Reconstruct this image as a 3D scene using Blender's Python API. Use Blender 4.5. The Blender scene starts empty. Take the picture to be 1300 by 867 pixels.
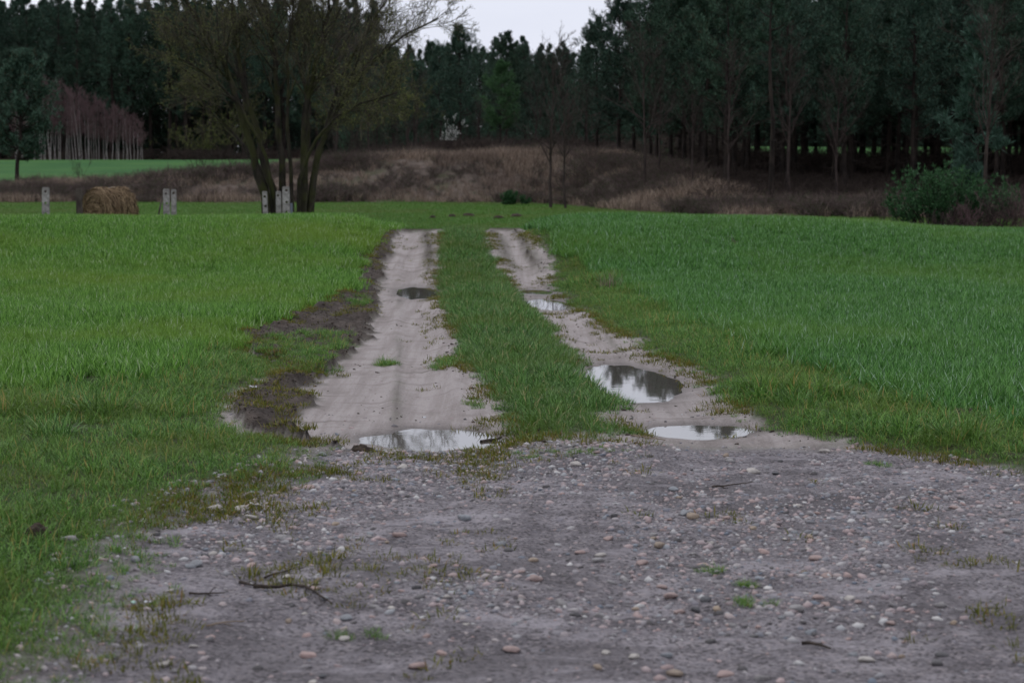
import bpy, bmesh, math
import numpy as np
from mathutils import Vector, Matrix

# ------------------------------------------------------------------ camera, sky, light, exposure
scene = bpy.context.scene
COL = scene.collection
FPX = 2456.0                      # focal length in pixels of a 1300 px wide frame (68 mm on 36 mm)
PITCH = math.atan(238.5 / FPX)
CAMH = 1.70
cam_data = bpy.data.cameras.new("camera")
cam_data.sensor_width = 36.0
cam_data.lens = FPX / 1300.0 * 36.0
cam_data.clip_start = 0.1
cam_data.clip_end = 6000.0
cam_data.dof.use_dof = True
cam_data.dof.focus_distance = 14.5
cam_data.dof.aperture_fstop = 4.2
cam = bpy.data.objects.new("camera", cam_data)
cam.location = (0.0, 0.0, CAMH)
cam.rotation_euler = (math.pi / 2 - PITCH, 0.0, 0.0)
COL.objects.link(cam)
scene.camera = cam

SUN_EL, SUN_ROT = math.radians(58), math.radians(-30)
world = bpy.data.worlds.new("World")
scene.world = world
world.use_nodes = True
wn, wl = world.node_tree.nodes, world.node_tree.links
wn.clear()
w_out = wn.new("ShaderNodeOutputWorld")
w_bg = wn.new("ShaderNodeBackground")
w_bg.inputs["Strength"].default_value = 0.1
w_sky = wn.new("ShaderNodeTexSky")
w_sky.sky_type = 'NISHITA'
w_sky.sun_disc = False
w_sky.sun_elevation = SUN_EL
w_sky.sun_rotation = SUN_ROT
w_hs = wn.new("ShaderNodeHueSaturation")
w_hs.inputs["Saturation"].default_value = 0.35
w_mix = wn.new("ShaderNodeMix"); w_mix.data_type = 'RGBA'
w_mix.inputs[0].default_value = 0.90
w_tc = wn.new("ShaderNodeTexCoord")
w_map = wn.new("ShaderNodeMapping")
w_map.inputs["Scale"].default_value = (1.0, 1.0, 3.5)
w_noise = wn.new("ShaderNodeTexNoise")
w_noise.inputs["Scale"].default_value = 2.6
w_noise.inputs["Detail"].default_value = 5.0
w_ramp = wn.new("ShaderNodeValToRGB")
w_ramp.color_ramp.elements[0].position = 0.30
w_ramp.color_ramp.elements[0].color = (7.7, 8.0, 9.3, 1)
w_ramp.color_ramp.elements[1].position = 0.72
w_ramp.color_ramp.elements[1].color = (9.6, 9.9, 11.0, 1)
wl.new(w_tc.outputs["Generated"], w_map.inputs["Vector"])
wl.new(w_map.outputs["Vector"], w_noise.inputs["Vector"])
wl.new(w_noise.outputs["Fac"], w_ramp.inputs["Fac"])
wl.new(w_sky.outputs["Color"], w_hs.inputs["Color"])
wl.new(w_hs.outputs["Color"], w_mix.inputs[6])
wl.new(w_ramp.outputs["Color"], w_mix.inputs[7])
wl.new(w_mix.outputs[2], w_bg.inputs["Color"])
wl.new(w_bg.outputs["Background"], w_out.inputs["Surface"])

sun_data = bpy.data.lights.new("sun", 'SUN')
sun_data.energy = 1.0
sun_data.angle = math.radians(40)
sun_data.color = (1.0, 0.98, 0.95)
sun = bpy.data.objects.new("sun", sun_data)
sun.rotation_euler = (math.radians(90) - SUN_EL, 0.0, math.radians(180) - SUN_ROT)
COL.objects.link(sun)

vs = scene.view_settings
vs.view_transform = 'Standard'
vs.look = 'None'
vs.exposure = 0.0
vs.gamma = 1.0
vs.use_curve_mapping = False
scene.cycles.max_bounces = 5
scene.cycles.diffuse_bounces = 3
scene.cycles.transmission_bounces = 3
scene.cycles.use_denoising = True

# ------------------------------------------------------------------ helpers: noise, meshes, objects
RNG = np.random.default_rng(7)


def _hash(ix, iy, seed):
    n = (ix.astype(np.int64) * 374761393 + iy.astype(np.int64) * 668265263 + seed * 974711) & 0x7fffffff
    n = ((n ^ (n >> 13)) * 1274126177) & 0x7fffffff
    n = n ^ (n >> 16)
    return (n & 0xffffff) / float(0xffffff)


def vnoise(x, y, seed=0):
    x = np.asarray(x, float); y = np.asarray(y, float)
    ix, iy = np.floor(x), np.floor(y)
    fx, fy = x - ix, y - iy
    fx = fx * fx * fx * (fx * (fx * 6 - 15) + 10); fy = fy * fy * fy * (fy * (fy * 6 - 15) + 10)
    a = _hash(ix, iy, seed); b = _hash(ix + 1, iy, seed)
    c = _hash(ix, iy + 1, seed); d = _hash(ix + 1, iy + 1, seed)
    return (a * (1 - fx) + b * fx) * (1 - fy) + (c * (1 - fx) + d * fx) * fy * 1.0


def fbm(x, y, seed=0, octs=4):
    """about -1..1"""
    s, a, t = 0.0, 1.0, 0.0
    for o in range(octs):
        s = s + a * (vnoise(x, y, seed + o * 17) * 2 - 1)
        t += a; a *= 0.5; x = x * 2.03 + 5.3; y = y * 2.03 + 1.7
    return s / t


def ss(a, b, x):
    t = np.clip((np.asarray(x, float) - a) / (b - a), 0, 1)
    return t * t * (3 - 2 * t)


def mk_mesh(name, parts, mats=(), smooth=True):
    """parts: list of (verts Nx3, faces Mxk[, material index])"""
    vs_, idx, tot, mi, off = [], [], [], [], 0
    for p in parts:
        V, F = np.asarray(p[0], np.float32).reshape(-1, 3), np.asarray(p[1], np.int64)
        if len(V) == 0:
            continue
        vs_.append(V); idx.append((F + off).ravel())
        tot.append(np.full(len(F), F.shape[1])); mi.append(np.full(len(F), p[2] if len(p) > 2 else 0))
        off += len(V)
    V = np.concatenate(vs_); I = np.concatenate(idx).astype(np.int32); T = np.concatenate(tot).astype(np.int32)
    me = bpy.data.meshes.new(name)
    me.vertices.add(len(V)); me.vertices.foreach_set("co", V.ravel())
    me.loops.add(len(I)); me.loops.foreach_set("vertex_index", I)
    me.polygons.add(len(T))
    me.polygons.foreach_set("loop_start", np.concatenate(([0], np.cumsum(T)[:-1])).astype(np.int32))
    me.polygons.foreach_set("loop_total", T)
    for m in mats:
        me.materials.append(m)
    if len(mats) > 1:
        me.polygons.foreach_set("material_index", np.concatenate(mi).astype(np.int32))
    me.polygons.foreach_set("use_smooth", np.full(len(T), smooth))
    me.update(calc_edges=True)
    return me


def tag(o, label=None, cat=None, group=None, kind=None):
    if label: o["label"] = label
    if cat: o["category"] = cat
    if group: o["group"] = group
    if kind: o["kind"] = kind
    return o


def link(name, data, parent=None, loc=(0, 0, 0), rot=(0, 0, 0), scl=(1, 1, 1)):
    o = bpy.data.objects.new(name, data)
    o.location, o.rotation_euler, o.scale = loc, rot, scl
    if parent is not None:
        o.parent = parent
    COL.objects.link(o)
    return o


def norm(v):
    return v / np.maximum(np.linalg.norm(v, axis=-1, keepdims=True), 1e-9)


def tubes(P, R, sides=5, cap=False):
    """P (N,K,3) polylines, R (N,K) radii -> verts, quads"""
    P = np.asarray(P, float); R = np.asarray(R, float)
    N, K, _ = P.shape
    T = norm(np.gradient(P, axis=1))
    ref = np.where(np.abs(T[..., 2:3]) > 0.9, np.array([1.0, 0.1, 0.0]), np.array([0.05, 0.1, 1.0]))
    ref = np.broadcast_to(ref[:, :1], T.shape)
    U = norm(np.cross(T, ref)); W = np.cross(T, U)
    a = np.arange(sides) * 2 * math.pi / sides
    V = P[:, :, None] + R[:, :, None, None] * (np.cos(a)[None, None, :, None] * U[:, :, None] + np.sin(a)[None, None, :, None] * W[:, :, None])
    base = (np.arange(N) * K * sides)[:, None, None]
    k = np.arange(K - 1)[None, :, None] * sides; s = np.arange(sides)[None, None, :]; s2 = (s + 1) % sides
    F = np.stack([base + k + s, base + k + s2, base + k + sides + s2, base + k + sides + s], -1).reshape(-1, 4)
    return V.reshape(-1, 3), F


def grow(P, R, n, ulo, uhi, ratio, ang, up, wob, rr, K, rng, lmin=0.0):
    """children of the polylines P; n per parent"""
    N, KP, _ = P.shape
    par = np.repeat(np.arange(N), n); M = len(par)
    u = rng.uniform(ulo, uhi, M)
    f = u * (KP - 1); i = np.minimum(f.astype(int), KP - 2); fr = (f - i)[:, None]
    S = P[par, i] * (1 - fr) + P[par, i + 1] * fr
    T = norm(P[par, i + 1] - P[par, i])
    r0 = R[par, i] * (1 - fr[:, 0]) + R[par, i + 1] * fr[:, 0]
    L = np.linalg.norm(np.diff(P, axis=1), axis=2).sum(1)[par] * ratio * rng.uniform(0.6, 1.25, M) * (1.15 - 0.6 * u)
    L = np.maximum(L, lmin)
    rv = norm(rng.normal(size=(M, 3))); perp = norm(np.cross(T, rv))
    a = np.radians(rng.normal(ang, ang * 0.25, M))[:, None]
    D = norm(T * np.cos(a) + perp * np.sin(a) + np.array([0, 0, up]))
    out = np.zeros((M, K, 3)); out[:, 0] = S
    for k in range(1, K):
        D = norm(D + rng.normal(size=(M, 3)) * wob + np.array([0, 0, up * 0.35]))
        out[:, k] = out[:, k - 1] + D * (L / (K - 1))[:, None]
    t = np.linspace(0, 1, K)[None, :]
    RR = np.minimum(r0 * rr, r0 * 0.9)[:, None] * (1 - 0.75 * t)
    return out, RR


def tri_sprays(C, D, m, length, width, spread, rng):
    """at each centre C with direction D, m thin triangles fanning out"""
    N = len(C)
    c = np.repeat(C, m, 0); d = np.repeat(D, m, 0); M = N * m
    d2 = norm(d + rng.normal(size=(M, 3)) * spread)
    s = norm(np.cross(d2, rng.normal(size=(M, 3))))
    l = length * rng.uniform(0.6, 1.25, M)[:, None]; w = width * rng.uniform(0.7, 1.3, M)[:, None]
    mid = c + d2 * l * 0.42
    V = np.stack([c, mid + s * w * 0.5, c + d2 * l, mid - s * w * 0.5], 1).reshape(-1, 3)
    F = np.arange(4 * M).reshape(-1, 4)
    return V, F


# ------------------------------------------------------------------ helpers: materials
def new_mat(name):
    m = bpy.data.materials.new(name)
    m.use_nodes = True
    nt = m.node_tree
    nt.nodes.clear()
    out = nt.nodes.new("ShaderNodeOutputMaterial")
    return m, nt, nt.nodes, nt.links, out


class NB:
    """tiny node-building helper"""
    def __init__(self, nt):
        self.nt, self.n, self.l = nt, nt.nodes, nt.links

    def _in(self, sock, v):
        if hasattr(v, "is_output") or isinstance(v, bpy.types.NodeSocket):
            self.l.new(v, sock)
        elif isinstance(v, (tuple, list)) and len(v) == 3 and sock.type == 'RGBA':
            sock.default_value = (*v, 1)
        else:
            sock.default_value = v

    def mix(self, f, a, b, blend='MIX'):
        x = self.n.new("ShaderNodeMix"); x.data_type = 'RGBA'; x.blend_type = blend
        self._in(x.inputs[0], f); self._in(x.inputs[6], a); self._in(x.inputs[7], b)
        return x.outputs[2]

    def math(self, op, a, b=0.0, clamp=False):
        x = self.n.new("ShaderNodeMath"); x.operation = op; x.use_clamp = clamp
        self._in(x.inputs[0], a); self._in(x.inputs[1], b)
        return x.outputs[0]

    def noise(self, vec, scale, detail=4.0, rough=0.55, dist=0.0):
        x = self.n.new("ShaderNodeTexNoise")
        x.inputs["Scale"].default_value = scale; x.inputs["Detail"].default_value = detail
        x.inputs["Roughness"].default_value = rough; x.inputs["Distortion"].default_value = dist
        if vec is not None: self.l.new(vec, x.inputs["Vector"])
        return x.outputs["Fac"]

    def voronoi(self, vec, scale, out="Distance"):
        x = self.n.new("ShaderNodeTexVoronoi"); x.inputs["Scale"].default_value = scale
        self.l.new(vec, x.inputs["Vector"])
        return x.outputs[out]

    def scaled(self, vec, s):
        x = self.n.new("ShaderNodeMapping"); x.inputs["Scale"].default_value = s
        self.l.new(vec, x.inputs["Vector"])
        return x.outputs["Vector"]

    def ramp(self, f, stops, interp='LINEAR'):
        x = self.n.new("ShaderNodeValToRGB"); r = x.color_ramp; r.interpolation = interp
        while len(r.elements) < len(stops): r.elements.new(0.5)
        for e, (p, c) in zip(r.elements, stops):
            e.position = p; e.color = (*c, 1) if len(c) == 3 else c
        self.l.new(f, x.inputs["Fac"])
        return x.outputs["Color"]

    def smooth(self, f, a, b):
        x = self.n.new("ShaderNodeMapRange"); x.interpolation_type = 'SMOOTHSTEP'
        self._in(x.inputs["Value"], f); x.inputs["From Min"].default_value = a; x.inputs["From Max"].default_value = b
        return x.outputs["Result"]

    def pos(self):
        return self.n.new("ShaderNodeNewGeometry").outputs["Position"]

    def objco(self):
        return self.n.new("ShaderNodeTexCoord").outputs["Object"]

    def island(self):
        return self.n.new("ShaderNodeNewGeometry").outputs["Random Per Island"]

    def rand(self):
        return self.n.new("ShaderNodeObjectInfo").outputs["Random"]

    def attr(self, name):
        x = self.n.new("ShaderNodeAttribute"); x.attribute_name = name
        return x.outputs["Color"], x.outputs["Alpha"]

    def sep(self, col):
        x = self.n.new("ShaderNodeSeparateColor"); self.l.new(col, x.inputs[0])
        return x.outputs[0], x.outputs[1], x.outputs[2]

    def bump(self, h, strength, dist):
        x = self.n.new("ShaderNodeBump")
        x.inputs["Strength"].default_value = strength; x.inputs["Distance"].default_value = dist
        self.l.new(h, x.inputs["Height"])
        return x.outputs["Normal"]

    def bsdf(self, col, rough=0.8, spec=0.3, normal=None):
        b = self.n.new("ShaderNodeBsdfPrincipled")
        self._in(b.inputs["Base Color"], col); self._in(b.inputs["Roughness"], rough)
        self._in(b.inputs["Specular IOR Level"], spec)
        if normal is not None: self.l.new(normal, b.inputs["Normal"])
        return b.outputs[0]


def leaf_material(name, c_dark, c_mid, c_light, dry=None, dry_or_glint_share=0.0, patch=None, patch_scale=0.35, rough=0.5, spec=0.3, trans=0.25, per_object=0.0):
    """foliage: every blade or leaf its own tint, with slow drifts of colour over the ground"""
    m, nt, n, l, out = new_mat(name)
    b = NB(nt)
    isl = b.island()
    col = b.ramp(isl, [(0.0, c_dark), (0.5, c_mid), (1.0, c_light)])
    if patch:
        nz = b.noise(b.pos(), patch_scale, 4.0, 0.6)
        col = b.mix(b.math('MULTIPLY', b.smooth(nz, 0.42, 0.66), 0.65), col, patch)
    if dry:  # odd tint on a share of blades; on cereal a painted glint
        r2 = b.math('FRACT', b.math('MULTIPLY', isl, 37.7))
        col = b.mix(b.math('LESS_THAN', r2, dry_or_glint_share), col, dry)
    if per_object:
        hs = n.new("ShaderNodeHueSaturation")
        rnd = b.rand()
        l.new(b.math('ADD', 1.0 - per_object, b.math('MULTIPLY', rnd, 2 * per_object)), hs.inputs["Value"])
        l.new(b.math('ADD', 0.485, b.math('MULTIPLY', b.math('FRACT', b.math('MULTIPLY', rnd, 7.3)), 0.03)), hs.inputs["Hue"])
        l.new(col, hs.inputs["Color"])
        col = hs.outputs["Color"]
    s = b.bsdf(col, rough, spec)
    if trans:
        t = n.new("ShaderNodeBsdfTranslucent"); l.new(col, t.inputs["Color"])
        mx = n.new("ShaderNodeMixShader"); mx.inputs[0].default_value = trans
        l.new(s, mx.inputs[1]); l.new(t.outputs[0], mx.inputs[2]); s = mx.outputs[0]
    l.new(s, out.inputs["Surface"])
    return m


def bark_material(name, c1, c2, scale=6.0, moss=None, moss_amt=0.0, stretch=0.25):
    m, nt, n, l, out = new_mat(name)
    b = NB(nt)
    p = b.scaled(b.objco(), (1, 1, stretch))
    nz = b.noise(p, scale, 6.0, 0.65)
    col = b.mix(b.smooth(nz, 0.35, 0.65), c1, c2)
    if moss:
        nz2 = b.noise(b.objco(), 1.3, 5.0, 0.65)
        col = b.mix(b.math('MULTIPLY', b.smooth(nz2, 0.42, 0.6), moss_amt), col, moss)
    l.new(b.bsdf(col, 0.9, 0.15, b.bump(nz, 0.6, 0.03)), out.inputs["Surface"])
    return m


def stone_material(name, c1, c2):
    m, nt, n, l, out = new_mat(name)
    b = NB(nt)
    nz = b.noise(b.objco(), 2.2, 6.0, 0.7)
    col = b.mix(b.smooth(nz, 0.3, 0.7), c1, c2)
    col = b.mix(b.math('MULTIPLY', b.rand(), 0.35), col, (0.16, 0.14, 0.13))
    l.new(b.bsdf(col, 0.62, 0.35, b.bump(nz, 0.4, 0.05)), out.inputs["Surface"])
    return m


# ------------------------------------------------------------------ terrain
def xc(Y):
    return 0.33 - 0.0565 * (np.asarray(Y, float) - 11.8)


def plateau(X):
    return np.interp(X, [-60, -24, -16, -12, -9, -4, 2, 5, 8, 11, 16, 60], [0.05, 0.15, 0.45, 0.75, 1.1, 1.5, 1.6, 1.45, 0.7, 0.35, 0.25, 0.2])


def bank_foot(X):
    return np.interp(X, [-60, -1.0, 1.5, 4.0, 7.0, 14, 60], [79, 79, 77, 68, 62, 60, 60])


def bank_width(X):
    return np.interp(X, [-60, -1.0, 3.0, 8.0, 60], [6.5, 7, 16, 18, 14])


def h_smooth(X, Y):
    X = np.asarray(X, float); Y = np.asarray(Y, float)
    h = -0.08 * ss(12, 24, Y) + 0.43 * ss(26.3, 33.6, Y) - 0.65 * ss(33.6, 46, Y)
    crest = ss(23, 31.5, Y) * (1 - ss(37, 45, Y))
    d = X - xc(Y)
    h = h + crest * 0.13 * ss(1.35, 2.1, -d)
    h = h + crest * (0.12 * ss(1.25, 2.0, d) - 0.22 * ss(3.5, 9.5, X))
    F, W = bank_foot(X), bank_width(X)
    s = ss(0, 1, (Y - F) / W)
    h = h + (plateau(X) + 0.30) * s
    h = h + (1.25 - np.clip(plateau(X), 0, 1.25)) * ss(86, 165, Y) * (1 - ss(-8, -3, X)) + 0.3 * ss(95, 170, Y) * ss(-8, -3, X) * (1 - ss(-3, 3, X)) + ss(2, 8, X) * 2.1 * ss(100, 170, Y)
    h = h - 0.6 * ss(230, 500, Y)
    return h


def ray(px, py):
    cx, cy = (px - 650.0) / FPX, (433.5 - py) / FPX
    return np.array([cx, math.cos(PITCH) + cy * math.sin(PITCH), -math.sin(PITCH) + cy * math.cos(PITCH)])


_tt = np.geomspace(3.0, 400.0, 6000)


def ground_at(px, py):
    """world x, y of the ground seen at a photo pixel"""
    d = ray(px, py)
    P = d[None] * _tt[:, None]
    below = CAMH + P[:, 2] < h_smooth(P[:, 0], P[:, 1])
    i = int(np.argmax(below)) if below.any() else len(_tt) - 1
    return float(P[i, 0]), float(P[i, 1])


def at(px, py, depth):
    """world point on the ray of a photo pixel at a given ground distance"""
    d = ray(px, py); k = depth / d[1]
    return np.array([d[0] * k, depth, CAMH + d[2] * k])


def curve(pts):
    w = np.array([ground_at(*p) for p in pts])
    o = np.argsort(w[:, 1])
    return w[o, 1], w[o, 0]


C_eL = curve([(505, 298), (497, 320), (487, 345), (481, 371), (477, 400), (468, 425), (438, 450), (405, 480), (388, 510), (380, 540), (402, 556), (432, 566), (415, 600), (340, 622), (265, 655), (215, 700), (200, 750), (190, 800), (140, 840), (100, 870), (-40, 960)])
C_vL = curve([(490, 298), (478, 315), (462, 345), (440, 378), (395, 395), (345, 415), (303, 430), (318, 445), (352, 465), (345, 485), (305, 505), (292, 520), (322, 545), (372, 556), (427, 566), (410, 600), (340, 622), (265, 655), (215, 700), (200, 750), (190, 800), (140, 840), (100, 870), (-40, 960)])
C_sL = curve([(560, 297), (557, 320), (556, 345), (559, 371), (567, 395), (575, 420), (577, 440), (572, 455), (587, 470), (613, 485), (614, 505), (640, 520), (653, 535), (645, 548), (662, 558)])
C_sR = curve([(616, 297), (625, 320), (638, 345), (657, 371), (683, 400), (706, 420), (733, 450), (752, 475), (774, 490), (806, 505), (803, 515), (772, 525), (790, 538), (820, 550), (808, 558)])
C_eR = curve([(668, 297), (690, 315), (698, 340), (705, 371), (718, 388), (745, 400), (785, 425), (803, 440), (867, 465), (893, 490), (918, 510), (950, 530), (975, 543), (992, 552), (1060, 562), (1120, 572), (1180, 580), (1240, 592), (1300, 604), (1450, 630), (1800, 690), (2600, 790)])
C_cL = curve([(486, 298), (474, 315), (457, 345), (434, 378), (388, 395), (338, 415), (296, 432), (245, 468), (170, 490), (0, 506), (-300, 520), (-900, 540)])
C_cR = curve([(684, 297), (725, 320), (755, 345), (785, 371), (848, 400), (930, 430), (1010, 470), (1090, 500), (1200, 530), (1300, 555), (1500, 590), (1900, 640)])
Y_STRIP = ground_at(730, 562)[1]
Y_GRAV = ground_at(700, 566)[1]


def at_curve(c, Y):
    return np.interp(Y, c[0], c[1])


PUDDLES = []
for (x0, y0, x1, y1, seed) in [(466, 536, 634, 564, 1), (820, 531, 950, 549, 2), (744, 460, 862, 503, 3), (656, 364, 708, 373, 4), (664, 376, 719, 389, 5), (504, 360, 556, 376, 6)]:
    cxp = (x0 + x1) / 2
    a, b_ = ground_at(cxp, y0), ground_at(cxp, y1)
    cy = (a[1] + b_[1]) / 2; cx = (a[0] + b_[0]) / 2
    rx = (x1 - x0) / 2 / FPX * math.hypot(cy, CAMH); ry = abs(a[1] - b_[1]) / 2
    lvl = float(h_smooth(cx, cy)) - 0.045
    PUDDLES.append((cx, cy, rx, ry, seed, lvl))


def puddle_sd(p, X, Y, warp=True):
    cx, cy, rx, ry, seed, lvl = p
    shear = -0.0565 * (Y - cy) if rx < ry else 0.0
    u, v = (X - cx - shear) / rx, (Y - cy) / ry
    r = np.sqrt(u * u + v * v)
    if warp:
        th = np.arctan2(v, u)
        r = r + 0.20 * fbm(np.cos(th) * 1.6 + seed * 9, np.sin(th) * 1.6 + seed * 3, seed, 3) + 0.10 * fbm(X * 6, Y * 4, 60 + seed, 3)
    return (r - 1.0) * min(rx, ry)


def masks(X, Y):
    """what covers the ground: dict of 0..1 fields and signed distances (m) to the plant edges"""
    wx = X + 0.10 * fbm(X * 1.7, Y * 0.9, 11, 4) + 0.05 * fbm(X * 7, Y * 5, 12, 3)
    wy = Y + 0.25 * fbm(X * 0.9, Y * 0.7, 13, 3)
    k = np.clip(12.0 / np.maximum(Y, 3), 0.5, 1.5)
    X_ = X + (wx - X) * 1.0
    vL, eL, sL, sR, eR = (at_curve(c, wy) for c in (C_vL, C_eL, C_sL, C_sR, C_eR))
    past = Y > 35.5
    sd_left = vL - X_
    sd_right = X_ - eR
    sd_strip = np.minimum(np.minimum(X_ - sL, sR - X_), (wy - Y_STRIP) * 0.35)
    sd_left = np.where(past, 5.0, sd_left); sd_right = np.where(past, 5.0, sd_right)
    soil = ss(-0.03, 0.04, X_ - vL) * ss(-0.05, 0.07, eL - X_ + 0.12 * fbm(X * 6, Y * 3, 15, 3)) * (Y > 10) * (~past)
    d = X - xc(Y) + 0.03 * fbm(X * 4, Y * 1.5, 16, 3)
    streak = 0.55 * np.exp(-((d + 1.04) / 0.035) ** 2) * ss(0.2, 0.7, vnoise(X * 0.5, Y * 0.45, 17)) * (Y < 24)
    streak = streak + (0.8 * np.exp(-((d + 0.58) / 0.10) ** 2) + 0.7 * np.exp(-((d - 0.60) / 0.12) ** 2) + 0.7 * np.exp(-((d - 1.0) / 0.10) ** 2)) * ss(27.5, 29.5, Y + 0.8 * fbm(X * 3, Y, 18, 2))
    streak = streak + 0.45 * np.exp(-((d - 0.95) / 0.03) ** 2) * ss(0.35, 0.6, vnoise(X * 0.5, Y * 1.1, 19)) * (Y > 14)
    soil = np.clip(soil + streak * (~past) * (Y > Y_GRAV + 0.6), 0, 1)
    veg = np.maximum(np.maximum(sd_left, sd_right), sd_strip)
    fr = 0.16 + 0.30 * (1 - ss(10.5, 13.0, Y)) * (X < 0)
    bare = 1 - ss(0.0, 1.0, (veg + 0.10 * fbm(X * 5, Y * 4, 14, 3) - 0.02) / fr)
    grav = (1 - ss(Y_GRAV - 0.35, Y_GRAV + 0.35, wy)) * bare
    sand = bare * (1 - grav) * (1 - soil)
    return dict(sd_left=sd_left, sd_right=sd_right, sd_strip=sd_strip, soil=soil, grav=grav, sand=sand, bare=bare, past=past)


def terrain(X, Y):
    """height with all the relief, and the masks"""
    m = masks(X, Y)
    h = h_smooth(X, Y)
    near = 1 - ss(40, 60, Y)
    d = X - xc(Y)
    h = h + near * (0.035 * fbm(X * 0.5, Y * 0.4, 31, 3))
    # sunk wheel tracks, raised strip and verges
    h = h - 0.045 * ss(0.0, 0.35, -np.maximum(np.maximum(m["sd_left"], m["sd_right"]), m["sd_strip"])) * (1 - m["grav"]) * near
    h = h + 0.03 * ss(0, 0.4, np.maximum(m["sd_left"], m["sd_right"])) * near
    # tyre ridges running along the tracks
    ruts = m["sand"] * near
    h = h + ruts * (0.010 * fbm(d * 9, Y * 0.35, 41, 3) + 0.004 * fbm(X * 5, Y * 1.6, 42, 2) + 0.003 * fbm(X * 15, Y * 2.5, 43, 1))
    sub = 0.018 * np.exp(-((d + 0.62) / 0.05) ** 2) - 0.02 * np.exp(-((d + 0.84) / 0.14) ** 2) + 0.02 * np.exp(-((d + 1.06) / 0.06) ** 2) - 0.015 * np.exp(-((d - 0.8) / 0.16) ** 2) + 0.014 * np.exp(-((d - 1.0) / 0.05) ** 2)
    h = h + ruts * sub * (0.5 + vnoise(X * 0.3, Y * 0.9, 54))
    # loose earth thrown up beside the track
    h = h + np.where(m["soil"] > 0.9, m["soil"], 0.25 * m["soil"]) * near * (0.05 + 0.06 * fbm(X * 3.0, Y * 2.0, 45, 2) + 0.05 * np.abs(fbm(X * 9, Y * 4, 46, 2)))
    # trodden stony ground in front
    h = h + m["grav"] * (0.014 * fbm(X * 1.5, Y * 1.2, 47, 3) + 0.014 * fbm(X * 5, Y * 3.4, 48, 2) + 0.008 * np.abs(fbm(X * 16, Y * 8, 49, 1)))
    # rough bank
    far = ss(-1, 1.5, Y - bank_foot(X)) * (1 - ss(95, 110, Y))
    h = h + far * (0.10 * fbm(X * 0.6, Y * 0.5, 51, 4))
    h = h + ss(120, 160, Y) * 0.25 * fbm(X * 0.03, Y * 0.03, 52, 3)
    wet = np.zeros_like(h)
    for p in PUDDLES:
        sel = (np.abs(Y - p[1]) < p[3] + 1.2) & (np.abs(X - p[0]) < p[2] + 1.2)
        if not np.any(sel): continue
        sd = puddle_sd(p, X[sel], Y[sel])
        w = np.where(sd < 0.03, 1.0, np.exp(-((sd - 0.03) / 0.28) ** 2))
        tgt = p[5] + np.clip(sd * 0.13, -0.035, 0.03) + 0.004 * fbm(X[sel] * 8, Y[sel] * 6, 53, 2)
        h[sel] = h[sel] * (1 - w) + tgt * w
        wet[sel] = np.maximum(wet[sel], np.exp(-np.maximum(sd, 0) / 0.10))
    m["wet"] = wet
    return h, m


def hgt(x, y):
    h, _ = terrain(np.array([float(x)]), np.array([float(y)]))
    return float(h[0])


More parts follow.
